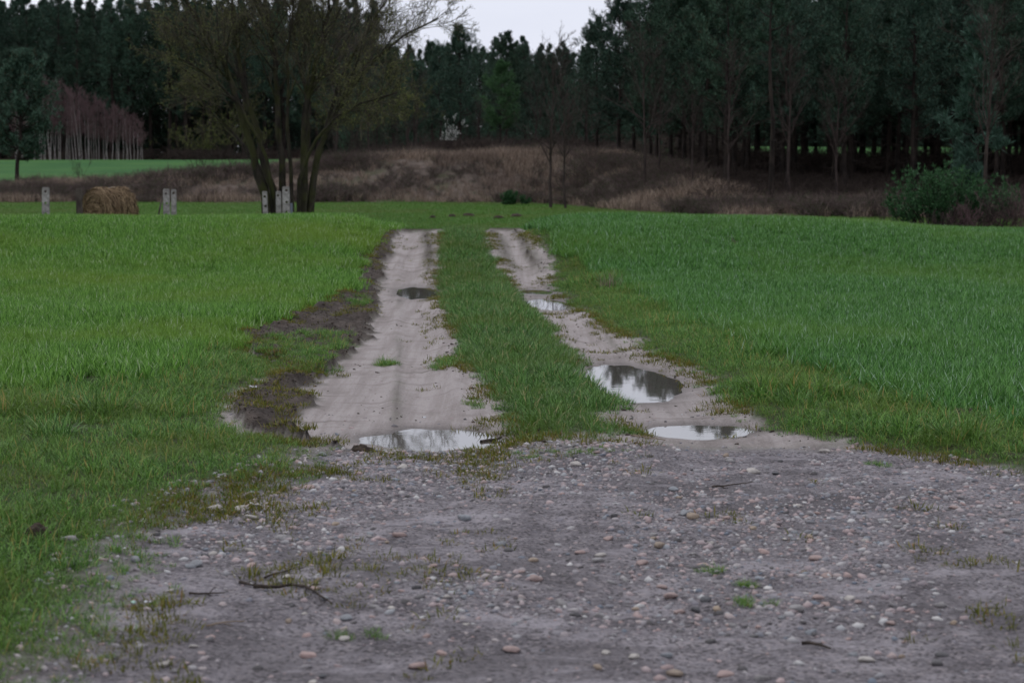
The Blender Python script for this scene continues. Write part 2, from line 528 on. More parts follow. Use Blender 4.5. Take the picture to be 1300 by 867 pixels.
# ground material: one procedural material for the whole sheet, steered by the cover masks
def ground_material():
    m, nt, n, l, out = new_mat("ground_cover")
    b = NB(nt)
    P = b.pos()
    c1, a1 = b.attr("cover_a")
    c2, a2 = b.attr("cover_b")
    sand, grav, soil = b.sep(c1)
    dry, litter, wet = b.sep(c2)
    n_big = b.noise(P, 0.6, 5.0, 0.6)
    n_mid = b.noise(P, 3.5, 6.0, 0.65)
    n_fine = b.noise(P, 60.0, 5.0, 0.7)
    along = b.noise(b.scaled(P, (9.0, 0.45, 1.0)), 1.0, 5.0, 0.65)
    across = b.noise(b.scaled(P, (0.9, 4.5, 1.0)), 1.0, 5.0, 0.65)
    # grass-covered earth
    green = b.mix(b.smooth(n_mid, 0.35, 0.65), (0.05, 0.043, 0.026), (0.055, 0.085, 0.024))
    sandc = b.mix(b.smooth(along, 0.35, 0.62), (0.33, 0.29, 0.275), (0.42, 0.375, 0.36))
    sandc = b.mix(b.math('MULTIPLY', b.smooth(across, 0.52, 0.70), 0.6), sandc, (0.19, 0.16, 0.145))
    sandc = b.mix(b.math('MULTIPLY', b.smooth(n_fine, 0.52, 0.72), 0.55), sandc, (0.16, 0.135, 0.12))
    sandc = b.mix(b.math('MULTIPLY', b.smooth(b.noise(P, 1.7, 7.0, 0.7), 0.50, 0.72), 0.55), sandc, (0.20, 0.17, 0.152))
    sandc = b.mix(b.math('MULTIPLY', b.smooth(b.noise(b.scaled(P, (6.0, 3.0, 3.0)), 3.0, 6.0, 0.75), 0.60, 0.70), 0.7), sandc, (0.11, 0.09, 0.078))
    peb = b.voronoi(P, 75.0, "Color")
    gravc = b.mix(b.smooth(n_mid, 0.3, 0.7), (0.12, 0.108, 0.116), (0.31, 0.285, 0.30))
    gravc = b.mix(b.math('MULTIPLY', b.smooth(b.sep(peb)[0], 0.72, 0.9), 0.45), gravc, (0.40, 0.35, 0.345))
    gravc = b.mix(b.math('MULTIPLY', b.smooth(b.sep(peb)[1], 0.62, 0.85), 0.7), gravc, (0.045, 0.04, 0.041))
    gravc = b.mix(b.math('MULTIPLY', b.smooth(n_big, 0.46, 0.64), 0.65), gravc, (0.10, 0.09, 0.094))
    gravc = b.mix(b.math('MULTIPLY', b.smooth(b.noise(b.scaled(P, (1.0, 2.2, 1.0)), 1.6, 6.0, 0.7), 0.52, 0.66), 0.55), gravc, (0.40, 0.37, 0.392))
    soilc = b.mix(b.smooth(n_mid, 0.35, 0.68), (0.04, 0.031, 0.026), (0.11, 0.088, 0.075))
    soilc = b.mix(b.math('MULTIPLY', b.smooth(n_fine, 0.55, 0.7), 0.5), soilc, (0.16, 0.13, 0.11))
    dryc = b.mix(b.smooth(n_mid, 0.3, 0.7), (0.09, 0.07, 0.058), (0.165, 0.13, 0.108))
    dryc = b.mix(b.math('MULTIPLY', b.smooth(n_big, 0.52, 0.62), 0.45), dryc, (0.055, 0.075, 0.025))
    litc = b.mix(b.smooth(n_mid, 0.3, 0.7), (0.028, 0.021, 0.015), (0.07, 0.05, 0.033))
    meadow = b.mix(b.smooth(b.noise(P, 0.25, 5.0, 0.6), 0.35, 0.65), (0.045, 0.13, 0.016), (0.08, 0.155, 0.022))
    meadow = b.mix(b.math('MULTIPLY', b.smooth(n_mid, 0.5, 0.75), 0.5), meadow, (0.05, 0.09, 0.02))
    farc = b.mix(b.smooth(b.noise(P, 0.12, 5.0, 0.6), 0.35, 0.65), (0.03, 0.105, 0.026), (0.05, 0.135, 0.03))
    col = b.mix(a1, green, b.mix(a2, meadow, farc))
    col = b.mix(dry, col, dryc)
    col = b.mix(litter, col, litc)
    col = b.mix(soil, col, soilc)
    col = b.mix(grav, col, gravc)
    col = b.mix(sand, col, sandc)
    wetc = b.mix(1.0, col, (0.42, 0.40, 0.38), 'MULTIPLY')
    col = b.mix(wet, col, wetc)
    rough = b.math('SUBTRACT', 0.88, b.math('MULTIPLY', wet, 0.5))
    hh = b.math('ADD', b.math('MULTIPLY', n_fine, 0.5), b.math('ADD', b.math('MULTIPLY', b.noise(P, 18.0, 5.0, 0.7), 1.2), b.math('MULTIPLY', b.voronoi(P, 55.0), 0.35)))
    l.new(b.bsdf(col, rough, 0.12, b.bump(hh, 1.0, 0.03)), out.inputs["Surface"])
    return m


M_GROUND = ground_material()


def build_ground():
    ys = np.concatenate([np.linspace(-25, 2.5, 12)[:-1], np.geomspace(2.5, 120, 800), np.geomspace(120, 2500, 60)[1:]])
    t = np.linspace(-1, 1, 461)
    ext = np.geomspace(1.02, 14, 16)
    t = np.concatenate([-ext[::-1], t, ext])
    wid = 0.37 * np.maximum(ys, 2.5) + 2.2
    X = wid[:, None] * t[None]
    Y = np.broadcast_to(ys[:, None], X.shape).copy()
    NR, NC = X.shape
    h, m = terrain(X.ravel(), Y.ravel())
    X, Y = X.ravel(), Y.ravel()
    V = np.stack([X, Y, h], 1)
    F0 = bank_foot(X)
    bankm = ss(-0.8, 0.8, Y - F0 + 0.8 * fbm(X * 0.5, Y * 0.3, 70, 3))
    plate_end = np.interp(X, [-60, -24, -12, -6, 0, 4, 6.5, 9, 11, 60], [87, 87, 88, 99, 104, 96, 80, 69, 66.5, 66.5])
    left = 1 - ss(-9, -5, X)
    dry = bankm * (1 - ss(-1.5, 1.5, Y - plate_end))
    litter = bankm * ss(-1.5, 2, Y - plate_end)
    far_green = np.maximum(ss(86, 89, Y) * left * (1 - ss(166, 169, Y)), ss(112, 118, Y) * ss(4, 9, X) * (1 - ss(175, 190, Y)))
    litter = litter * (1 - far_green)
    dry = dry * (1 - far_green)
    mead = np.maximum(ss(36, 42, Y) * (1 - bankm), far_green)
    ca = np.stack([m["sand"], m["grav"], m["soil"], mead], 1).astype(np.float32)
    cb = np.stack([dry, litter, m["wet"], far_green], 1).astype(np.float32)
    r = np.arange(NR - 1)[:, None] * NC + np.arange(NC - 1)[None]
    F = np.stack([r, r + 1, r + 1 + NC, r + NC], -1).reshape(-1, 4)
    fc = F[:, 0]
    code = np.zeros(len(F), int)                                 # ground: all the rest
    fy, fx = Y[fc], X[fc]
    code[(fy > 2.5) & (fy < 36) & ((m["sd_left"][fc] < 0) & (m["sd_right"][fc] < 0))] = 1
    code[(fy < 36) & (m["sd_left"][fc] >= 0) & (fy > 2.5)] = 2
    code[(fy < 36) & (m["sd_right"][fc] >= 0) & (fy > 2.5)] = 3
    code[(fy >= 36) & (bankm[fc] < 0.5)] = 4
    code[(fy >= 36) & (bankm[fc] >= 0.5) & (dry[fc] > 0.4)] = 5
    code[(far_green[fc] > 0.5) & (fx < 0)] = 6
    code[(far_green[fc] > 0.5) & (fx >= 0)] = 7
    names = ["ground", "dirt_track", "field_left", "field_right", "meadow", "bank_slope", "far_field", "far_field"]
    labels = ["dark earth and needle litter under the woods", "pale sandy farm track with two wheel ruts opening into a stony gravel yard",
              "crop field with earthy verge beside the dark soil ridge", "crop field with grassy verge beside the four puddled rut",
              "low green meadow between the crop fields and the dry bank", "bank of brown dry grass rising behind the meadow",
              "green far field in front of the birch thicket", "green far field glimpsed between the dark pine trunks"]
    for c in range(8):
        f = F[code == c]
        if len(f) == 0: continue
        u, inv = np.unique(f.ravel(), return_inverse=True)
        me = mk_mesh(names[c], [(V[u], inv.reshape(-1, 4))], [M_GROUND])
        for nm, arr in (("cover_a", ca), ("cover_b", cb)):
            at_ = me.attributes.new(nm, 'FLOAT_COLOR', 'POINT')
            at_.data.foreach_set("color", arr[u].ravel())
        tag(link(names[c], me), labels[c], names[c].split("_")[-1] if c != 1 else "track", kind="structure")


build_ground()

# water in the ruts
m, nt, n_, l_, out_ = new_mat("puddle_water")
b = NB(nt)
wnz = b.noise(b.pos(), 9.0, 3.0, 0.5)
l_.new(b.bsdf((0.085, 0.075, 0.066), 0.02, 0.5, b.bump(wnz, 0.012, 0.01)), out_.inputs["Surface"])
nt.nodes["Principled BSDF"].inputs["IOR"].default_value = 1.85
M_WATER = m
PL = ["wide pale puddle across the rut beside the dark soil ridge", "shallow puddle at the end of the rut, by the stony yard",
      "longest puddle of the rut, with pine reflections in its rim", "thin far strip of water in the rut by the pale straw tuft",
      "small bright puddle in the rut next to the thin strip of water", "small dark oval puddle in the rut beside the soil ridge"]
for p, lab in zip(PUDDLES, PL):
    th = np.linspace(0, 2 * math.pi, 48, endpoint=False)
    rings = []
    for k in (0.35, 0.7, 1.0, 1.45):
        sh = -0.0565 * np.sin(th) * p[3] * k if p[2] < p[3] else 0.0
        rings.append(np.stack([p[0] + np.cos(th) * p[2] * k + sh, p[1] + np.sin(th) * p[3] * k, np.full(48, p[5])], 1))
    V = np.concatenate([[[p[0], p[1], p[5]]], *rings])
    i = np.arange(48); j = (i + 1) % 48
    T = np.stack([np.zeros(48, int), 1 + i, 1 + j], 1)
    Q = np.concatenate([np.stack([1 + a * 48 + i, 1 + (a + 1) * 48 + i, 1 + (a + 1) * 48 + j, 1 + a * 48 + j], 1) for a in range(3)])
    me = mk_mesh("puddle", [(V, np.concatenate([T]))], [M_WATER])
    Vq = V
    me = mk_mesh("puddle", [(V[:49], T), (V[1:], Q - 1)], [M_WATER])
    tag(link("puddle", me), lab, "puddle", kind="structure")


# ------------------------------------------------------------------ stuff: scattered with geometry nodes
def scatter(name, pts, rotz, tilt, scl, idx, protos, label, cat):
    """one object that scatters the prototype meshes over given points"""
    pc = bpy.data.collections.new(name + "_kinds")
    for k, me in enumerate(protos):
        pc.objects.link(bpy.data.objects.new("%s_kind_%02d" % (name, k), me))
    me = bpy.data.meshes.new(name)
    N = len(pts)
    me.vertices.add(N); me.vertices.foreach_set("co", np.asarray(pts, np.float32).ravel())
    rot = np.stack([tilt[:, 0], tilt[:, 1], rotz], 1).astype(np.float32)
    for nm, typ, key, arr in (("rot", 'FLOAT_VECTOR', "vector", rot), ("scl", 'FLOAT_VECTOR', "vector", np.asarray(scl, np.float32)), ("idx", 'INT', "value", np.asarray(idx, np.int32))):
        at_ = me.attributes.new(nm, typ, 'POINT'); at_.data.foreach_set(key, arr.ravel())
    o = link(name, me)
    ng = bpy.data.node_groups.new(name + "_scatter", 'GeometryNodeTree')
    ng.interface.new_socket("Geometry", in_out='INPUT', socket_type='NodeSocketGeometry')
    ng.interface.new_socket("Geometry", in_out='OUTPUT', socket_type='NodeSocketGeometry')
    n, l = ng.nodes, ng.links
    gi, go = n.new("NodeGroupInput"), n.new("NodeGroupOutput")
    ci = n.new("GeometryNodeCollectionInfo"); ci.inputs["Collection"].default_value = pc
    ci.inputs["Separate Children"].default_value = True; ci.inputs["Reset Children"].default_value = True
    ip = n.new("GeometryNodeInstanceOnPoints"); ip.inputs["Pick Instance"].default_value = True
    l.new(gi.outputs[0], ip.inputs["Points"]); l.new(ci.outputs[0], ip.inputs["Instance"])
    for nm, typ, sock in (("rot", 'FLOAT_VECTOR', "Rotation"), ("scl", 'FLOAT_VECTOR', "Scale"), ("idx", 'INT', "Instance Index")):
        na = n.new("GeometryNodeInputNamedAttribute"); na.data_type = typ; na.inputs["Name"].default_value = nm
        l.new(na.outputs["Attribute"], ip.inputs[sock])
    l.new(ip.outputs[0], go.inputs[0])
    md = o.modifiers.new("scatter", 'NODES'); md.node_group = ng
    return tag(o, label, cat, kind="stuff")


def blades(n, radius, lmin, lmax, wid, lean, rng, segs=3, droop=0.5, square=False):
    """n arching grass blades as tapering ribbons"""
    if square:
        base = np.stack([rng.uniform(-radius, radius, n), rng.uniform(-radius, radius, n), np.zeros(n)], 1)
    else:
        r = radius * np.sqrt(rng.uniform(0, 1, n)); a = rng.uniform(0, 2 * math.pi, n)
        base = np.stack([r * np.cos(a), r * np.sin(a), np.zeros(n)], 1)
    az = rng.uniform(0, 2 * math.pi, n)
    if not square:
        az = np.arctan2(base[:, 1], base[:, 0]) + rng.normal(0, 1.0, n)
    L = rng.uniform(lmin, lmax, n); inc = np.abs(rng.normal(lean, lean * 0.5, n))
    W = wid * rng.uniform(0.7, 1.3, n)
    hd = np.stack([np.cos(az), np.sin(az), np.zeros(n)], 1)
    twist = az + math.pi / 2 + rng.normal(0, 0.5, n)
    sd = np.stack([np.cos(twist), np.sin(twist), np.zeros(n)], 1)
    p = base.copy(); p[:, 2] -= 0.01
    rows = []
    dr = droop * rng.uniform(0.3, 1.5, n)
    for k in range(segs + 1):
        t = k / segs
        w = W * (1 - t ** 1.8) * (0.75 + 0.5 * min(1, t * 3)) * 0.5 + 0.0003
        rows.append((p - sd * w[:, None], p + sd * w[:, None]))
        ang = inc + dr * t * 1.6
        p = p + (hd * np.sin(ang)[:, None] + np.array([0, 0, 1]) * np.cos(ang)[:, None]) * (L / segs)[:, None]
    V = np.stack([x for r in rows for x in r], 1)        # n, 2*(segs+1), 3
    k = np.arange(segs) * 2
    f = np.stack([k, k + 1, k + 3, k + 2], 1)
    F = (np.arange(n) * 2 * (segs + 1))[:, None, None] + f[None]
    return V.reshape(-1, 3), F.reshape(-1, 4)


M_CROP_L = leaf_material("crop_leaf", (0.025, 0.08, 0.010), (0.11, 0.26, 0.034), (0.25, 0.46, 0.10), dry=(0.45, 0.54, 0.32), dry_or_glint_share=0.06, patch=(0.19, 0.29, 0.04), patch_scale=0.22, rough=0.42, spec=0.22, trans=0.34)  # the dry colour paints pale glints of light on some leaves
M_CROP_R = leaf_material("crop_leaf_bluish", (0.015, 0.062, 0.011), (0.07, 0.205, 0.036), (0.175, 0.375, 0.098), dry=(0.36, 0.50, 0.34), dry_or_glint_share=0.07, patch=(0.13, 0.25, 0.038), patch_scale=0.16, rough=0.40, spec=0.25, trans=0.32)  # dry colour again a painted glint, bluish white, no withered leaf
M_VERGE = leaf_material("verge_blade", (0.02, 0.055, 0.008), (0.082, 0.195, 0.03), (0.21, 0.38, 0.09), dry=(0.38, 0.30, 0.10), dry_or_glint_share=0.06, patch=(0.125, 0.18, 0.032), patch_scale=0.9, rough=0.5, spec=0.14, trans=0.3)
M_LUSH = leaf_material("strip_blade", (0.018, 0.055, 0.010), (0.072, 0.18, 0.032), (0.20, 0.37, 0.105), dry=(0.33, 0.30, 0.13), dry_or_glint_share=0.05, patch=(0.10, 0.155, 0.024), patch_scale=0.8, rough=0.42, spec=0.18, trans=0.3)
M_MOSSY = leaf_material("mossy_sprig", (0.06, 0.072, 0.012), (0.125, 0.135, 0.022), (0.23, 0.205, 0.04), dry=(0.2, 0.12, 0.04), dry_or_glint_share=0.2, rough=0.6, spec=0.1, trans=0.2)
M_MEADOW = leaf_material("meadow_blade", (0.04, 0.12, 0.012), (0.08, 0.19, 0.023), (0.13, 0.25, 0.042), dry=(0.2, 0.18, 0.07), dry_or_glint_share=0.06, patch=(0.12, 0.16, 0.035), patch_scale=0.2, trans=0.25)
M_STRAW = leaf_material("dry_stalk", (0.16, 0.118, 0.092), (0.29, 0.22, 0.17), (0.50, 0.40, 0.30), dry=(0.06, 0.046, 0.04), dry_or_glint_share=0.22, patch=(0.145, 0.108, 0.095), patch_scale=0.25, rough=0.8, spec=0.1, trans=0.15)
M_BRAMBLE = leaf_material("bramble", (0.05, 0.037, 0.034), (0.095, 0.07, 0.063), (0.16, 0.12, 0.108), dry=(0.04, 0.065, 0.02), dry_or_glint_share=0.12, rough=0.8, spec=0.1, trans=0.0)

M_SHADETWIG = leaf_material("thicket_twig_painted_shade", (0.03, 0.023, 0.02), (0.05, 0.038, 0.032), (0.08, 0.06, 0.05), rough=0.8, spec=0.1, trans=0.0)  # bramble colours darkened to stand in for the shade beneath the pines


def even_points(x0, x1, y0, y1, step, rng):
    nx, ny = int((x1 - x0) / step) + 1, int((y1 - y0) / step) + 1
    X, Y = np.meshgrid(x0 + (np.arange(nx) + 0.5) * step, y0 + (np.arange(ny) + 0.5) * step)
    X = X.ravel() + rng.uniform(-0.5, 0.5, X.size) * step
    Y = Y.ravel() + rng.uniform(-0.5, 0.5, Y.size) * step
    return X, Y


def in_view(X, Y, margin=1.6):
    return (np.abs(X) < 0.272 * np.maximum(Y, 0) + margin) & (Y > 3.5)


def place(name, X, Y, scl, protos, label, cat, rng, sink=0.0, tilt=0.06, zs=None):
    h, _ = terrain(X, Y)
    n = len(X)
    S = np.repeat(np.asarray(scl)[:, None], 3, 1)
    if zs is not None: S[:, 2] *= zs
    return scatter(name, np.stack([X, Y, h - sink], 1), rng.uniform(0, 2 * math.pi, n), rng.normal(0, tilt, (n, 2)), S, rng.integers(0, len(protos), n), protos, label, cat)


def not_wet(X, Y):
    k = np.ones(len(X), bool)
    for p in PUDDLES:
        k &= puddle_sd(p, X, Y) > 0.02
    return k


rng = np.random.default_rng(101)
crop_l = [mk_mesh("crop_patch", [blades(190, 0.17, 0.085, 0.165, 0.0075, 0.30, rng, 3, 0.45, True)], [M_CROP_L]) for _ in range(5)]
crop_r = [mk_mesh("crop_patch", [blades(190, 0.17, 0.085, 0.165, 0.0078, 0.32, rng, 3, 0.5, True)], [M_CROP_R]) for _ in range(5)]
tuft = [mk_mesh("verge_tuft", [blades(52, 0.09, 0.04, a, 0.0042, 0.55, rng, 3, 0.95)], [M_VERGE]) for a in (0.11, 0.14, 0.16, 0.13, 0.18)]
lush = [mk_mesh("strip_tuft", [blades(50, 0.085, 0.06, a, 0.0048, 0.5, rng, 3, 0.8)], [M_LUSH]) for a in (0.13, 0.16, 0.19, 0.15, 0.2)]
moss = [mk_mesh("moss_tuft", [blades(40, 0.07, 0.012, 0.05, 0.004, 0.6, rng, 2, 0.6)], [M_MOSSY]) for _ in range(4)]

X, Y = even_points(-12.5, 13, 9.0, 37.5, 0.235, rng)
k = in_view(X, Y, 2.4)
X, Y = X[k], Y[k]
mm = masks(X, Y)
cl = at_curve(C_cL, Y) + 0.12 * fbm(X * 1.2, Y * 1.2, 80, 3)
cr = at_curve(C_cR, Y) + 0.25 * fbm(X * 1.0, Y * 1.0, 81, 3)
is_l = (X < cl) & ((mm["sd_left"] > 0.03) | mm["past"]) & (Y > 13)
is_r = (X > cr) & ((mm["sd_right"] > 0.03) | mm["past"])
soilp = (vnoise(X * 1.3, Y * 0.9, 82) > 0.86) & (Y < 17)
is_l &= ~soilp
for nm, sel, pr, lab in (("crop_left", is_l, crop_l, "yellowish green young cereal filling the field beside the bale and posts"), ("crop_right", is_r, crop_r, "bluish green young cereal filling the field before the pine stand")):
    x, y = X[sel], Y[sel]
    sc = 0.78 + 0.42 * vnoise(x * 0.6, y * 0.6, 83) + rng.uniform(-0.06, 0.06, len(x))
    place("grass_" + nm, x, y, sc, pr, lab, "cereal crop", rng, tilt=0.03)

# verge grass either side, denser and taller in clumps
X, Y = even_points(-9.5, 13, 3.6, 36, 0.086, rng)
k = in_view(X, Y, 2.2)
X, Y = X[k], Y[k]
mm = masks(X, Y)
cl = at_curve(C_cL, Y); cr = at_curve(C_cR, Y)
clump = vnoise(X * 1.9, Y * 1.5, 84); big = vnoise(X * 0.7, Y * 0.6, 85)
thin = ss(-0.12, 0.25, np.maximum(mm["sd_left"], mm["sd_right"])) * (0.75 + 0.5 * clump)
nearY = Y < 13.4
sel_l = (mm["sd_left"] > -0.10) & ((X > cl - 0.1) | nearY) & ~mm["past"] & (rng.uniform(size=len(X)) < thin)
sel_l &= ~((vnoise(X * 1.5, Y * 1.1, 86) > 0.90) & (Y > 9))
sel_r = (mm["sd_right"] > -0.06) & (X < cr + 0.25) & ~mm["past"] & (rng.uniform(size=len(X)) < thin)
edge = np.maximum(mm["sd_left"], mm["sd_right"])
low = np.where((X < 0) & (Y < 12.5), 0.80 + 0.45 * ss(0.60, 0.85, clump), 0.95)
sc = low * (0.42 + 0.58 * ss(-0.05, 0.7, edge)) * (0.70 + 0.55 * clump) * (1 + 0.75 * ss(0.72, 0.9, big) * ss(0.55, 0.8, clump))
for nm, s, lab in (("verge_left", sel_l, "tufted mixed verge grass around the earth clod and soil ridge"), ("verge_right", sel_r, "tufted verge grass between the puddled rut and the bluish cereal")):
    s = s & not_wet(X, Y)
    place("grass_" + nm, X[s], Y[s], sc[s], tuft, lab, "grass", rng, tilt=0.1)

# the strip between the ruts
X, Y = even_points(-2.2, 2.2, 10.8, 36, 0.088, rng)
mm = masks(X, Y)
s = (mm["sd_strip"] > -0.015) & ~mm["past"]
X, Y = X[s], Y[s]; sd = mm["sd_strip"][s]
clump = vnoise(X * 2.2, Y * 1.3, 87)
s = (rng.uniform(size=len(X)) < (0.4 + 0.6 * ss(0, 0.12, sd)) * (0.6 + 0.6 * clump)) & not_wet(X, Y)
place("grass_strip", X[s], Y[s], (0.5 + 0.42 * ss(0, 0.22, sd[s])) * (0.7 + 0.6 * clump[s]), lush, "lush grass strip growing between the two wheel ruts", "grass", rng, tilt=0.12)

# mossy sprigs creeping over the stones and bare earth
X, Y = even_points(-5, 5, 4.5, 33, 0.05, rng)
k = in_view(X, Y, 1.0); X, Y = X[k], Y[k]
mm = masks(X, Y)
edge = np.maximum(np.maximum(mm["sd_left"], mm["sd_right"]), mm["sd_strip"])
pat = fbm(X * 1.6, Y * 1.3, 88, 3)
prob = np.exp(-np.maximum(-edge, 0) / np.where((X < 0) & (Y < 11.6), 0.42, 0.08)) * ss(-0.15, 0.25, pat) * (edge < np.where((X < 0) & (Y < 11.6), 0.35, 0.12))
lone = ss(0.62, 0.72, vnoise(X * 1.1, Y * 0.9, 89) * vnoise(X * 5, Y * 4, 90)) * 0.25 * (edge < 0)
soilg = (mm["soil"] > 0.8) * ss(0.2, 0.5, fbm(X * 1.3, Y * 0.8, 91, 3)) * 0.4
s = (rng.uniform(size=len(X)) < np.maximum(np.maximum(prob, lone), soilg)) & not_wet(X, Y)
place("grass_sprigs", X[s], Y[s], rng.uniform(0.6, 1.35, int(s.sum())), moss, "low mossy yellowish sprigs between the stones and along bare soil", "grass", rng, tilt=0.1)

# green lobes on the soil ridge
lob = []
for (px, py, rx, ry) in [(392, 437, 0.42, 1.3), (352, 462, 0.5, 1.0), (455, 386, 0.14, 0.6), (565, 462, 0.1, 0.4), (495, 454, 0.1, 0.25), (605, 509, 0.08, 0.25), (720, 575, 0.35, 0.15), (955, 760, 0.07, 0.09), (945, 735, 0.05, 0.04), (455, 803, 0.09, 0.06), (900, 720, 0.05, 0.05), (1125, 590, 0.1, 0.06)]:
    cx, cy = ground_at(px, py)
    n = int(330 * rx * ry) + 7
    a = rng.uniform(0, 2 * math.pi, n); r = np.sqrt(rng.uniform(0, 1, n))
    lob.append(np.stack([cx + r * np.cos(a) * rx, cy + r * np.sin(a) * ry, np.full(n, 0.62 if py < 470 else 0.36)], 1))
lob = np.concatenate(lob)
place("grass_lobes", lob[:, 0], lob[:, 1], lob[:, 2] * rng.uniform(0.7, 1.2, len(lob)), tuft, "small stray grass patches on the soil ridge, ruts and yard", "grass", rng, tilt=0.15)

# meadow, far fields
mpatch = [mk_mesh("meadow_patch", [blades(150, 0.45, 0.03, 0.085, 0.011, 0.5, rng, 2, 0.5, True)], [M_MEADOW]) for _ in range(4)]
X, Y = even_points(-26, 24, 40, 80, 0.55, rng)
k = in_view(X, Y, 3) & (Y < bank_foot(X) + 0.8)
X, Y = X[k], Y[k]
place("grass_meadow", X, Y, rng.uniform(0.7, 1.2, len(X)), mpatch, "short pasture grass on the meadow below the dry bank", "grass", rng, tilt=0.02)

# dry growth on the bank
dryt = []
for _ in range(5):
    dryt.append(mk_mesh("dry_tuft", [blades(60, 0.22, 0.22, 0.6, 0.011, 0.28, rng, 2, 0.7)], [M_STRAW]))
bram = []
for _ in range(4):
    n = 26
    P0 = np.zeros((n, 5, 3)); az = rng.uniform(0, 2 * math.pi, n); st = rng.normal(0, 0.14, (n, 2))
    L = rng.uniform(0.3, 0.75, n)
    for q in range(5):
        t = q / 4
        P0[:, q, 0] = st[:, 0] + np.cos(az) * L * t * 0.7; P0[:, q, 1] = st[:, 1] + np.sin(az) * L * t * 0.7
        P0[:, q, 2] = L * (t * 1.1 - 0.55 * t * t) - 0.02
    R0 = np.repeat(np.linspace(0.008, 0.003, 5)[None], n, 0)
    c1, r1 = grow(P0, R0, 5, 0.2, 1, 0.4, 45, 0.2, 0.2, 0.8, 4, rng)
    bram.append(mk_mesh("bramble", [tubes(P0, R0, 3), tubes(c1, np.maximum(r1, 0.003), 3)], [M_BRAMBLE]))
X, Y = even_points(-30, 30, 59, 110, 0.36, rng)
F0 = bank_foot(X)
pe = np.interp(X, [-60, -24, -12, -6, 0, 4, 6.5, 9, 11, 60], [87, 87, 88, 99, 104, 96, 80, 69, 66.5, 66.5])
k = in_view(X, Y, 3) & (Y > F0 + 0.4 * fbm(X * 0.4, Y * 0.4, 92, 2)) & (Y < pe) & ((Y < F0 + bank_width(X) + 3) | (rng.uniform(size=len(X)) < 0.4))
greenp = fbm(X * 0.35, Y * 0.3, 93, 3)
k &= (greenp < 0.28) | (rng.uniform(size=len(X)) < 0.6)
X, Y = X[k], Y[k]
Xa = rng.uniform(-20, -14.2, 34); Ya = np.interp(Xa, [-20, -14], [57, 60]) + rng.normal(0, 0.8, 34)
X = np.concatenate([X, Xa]); Y = np.concatenate([Y, Ya])
isb = (fbm(X * 0.25, Y * 0.4, 94, 3) + rng.normal(0, 0.25, len(X)) > 0.08)
isb &= Y > 59.5
sc = (0.5 + 0.7 * vnoise(X * 0.4, Y * 0.4, 95)) * np.where((Y < 64) & (X < -10), 0.4, 1.0)
place("dry_grass", X[~isb], Y[~isb], sc[~isb], dryt, "dead straw coloured grass covering the bank", "dry grass", rng, tilt=0.12)
place("brambles", X[isb], Y[isb], sc[isb] * 1.15, bram, "brown leafless bramble tangle covering the bank", "brambles", rng, tilt=0.12)

# gravel
grav_m, nt, n_, l_, out_ = new_mat("gravel_stone")
b = NB(nt)
rc = b.ramp(b.rand(), [(0.0, (0.06, 0.055, 0.055)), (0.2, (0.27, 0.25, 0.255)), (0.34, (0.38, 0.29, 0.28)), (0.5, (0.17, 0.17, 0.185)), (0.62, (0.36, 0.34, 0.335)), (0.74, (0.33, 0.235, 0.215)), (0.9, (0.13, 0.155, 0.19)), (1.0, (0.50, 0.48, 0.46))])
nz = b.noise(b.objco(), 1.5, 5.0, 0.7)
rc = b.mix(b.math('MULTIPLY', b.smooth(nz, 0.5, 0.75), 0.5), rc, (0.13, 0.11, 0.10))
l_.new(b.bsdf(rc, 0.65, 0.3), out_.inputs["Surface"])


def rock_mesh(name, seed, mat, sub=2, rough=0.4, flat=0.46):
    r = np.random.default_rng(seed)
    bm = bmesh.new()
    bmesh.ops.create_icosphere(bm, subdivisions=sub, radius=1.0)
    V = np.array([v.co[:] for v in bm.verts])
    F = np.array([[v.index for v in f.verts] for f in bm.faces])
    bm.free()
    for _ in range(9):                                   # chip facets off
        nrm = norm(r.normal(size=3)); c = r.uniform(0.42, 0.8)
        dd = V @ nrm
        V = V - np.maximum(dd - c, 0)[:, None] * nrm * 0.85
    V = V * (1 + rough * 0.35 * r.normal(size=(len(V), 1)) * 0.35)
    V = V * np.array([1.0, r.uniform(0.65, 0.95), flat * r.uniform(0.8, 1.2)])
    return mk_mesh(name, [(V, F)], [mat])


rng = np.random.default_rng(202)
peb = [rock_mesh("pebble", 300 + i, grav_m, 1, flat=0.5) for i in range(8)]
X, Y = even_points(-5.5, 7, 3.6, 13, 0.030, rng)
k = in_view(X, Y, 1.0); X, Y = X[k], Y[k]
mm = masks(X, Y)
dens = (0.10 + 0.90 * ss(-0.15, 0.45, fbm(X * 0.9 + 3, Y * 0.8, 96, 4) + 0.45 * ss(7.6, 9.8, Y) - 0.02)) * np.where(mm["grav"] > 0.4, 1.0, 0.0)
dens = np.maximum(dens, 0.05 * (mm["sand"] > 0.5) * (Y < 13))
dens = np.where((mm["sd_left"] > -0.05) & (mm["sd_left"] < 0.5) & (Y < 11), 0.35, dens)
s = (rng.uniform(size=len(X)) < dens * 0.92) & not_wet(X, Y)
n = int(s.sum())
sz = np.exp(rng.normal(math.log(0.0100), 0.62, n)).clip(0.0035, 0.032)
place("gravel", X[s], Y[s], sz, peb, "small mixed gravel strewn over the grey yard", "gravel", rng, sink=0.0, tilt=0.25)

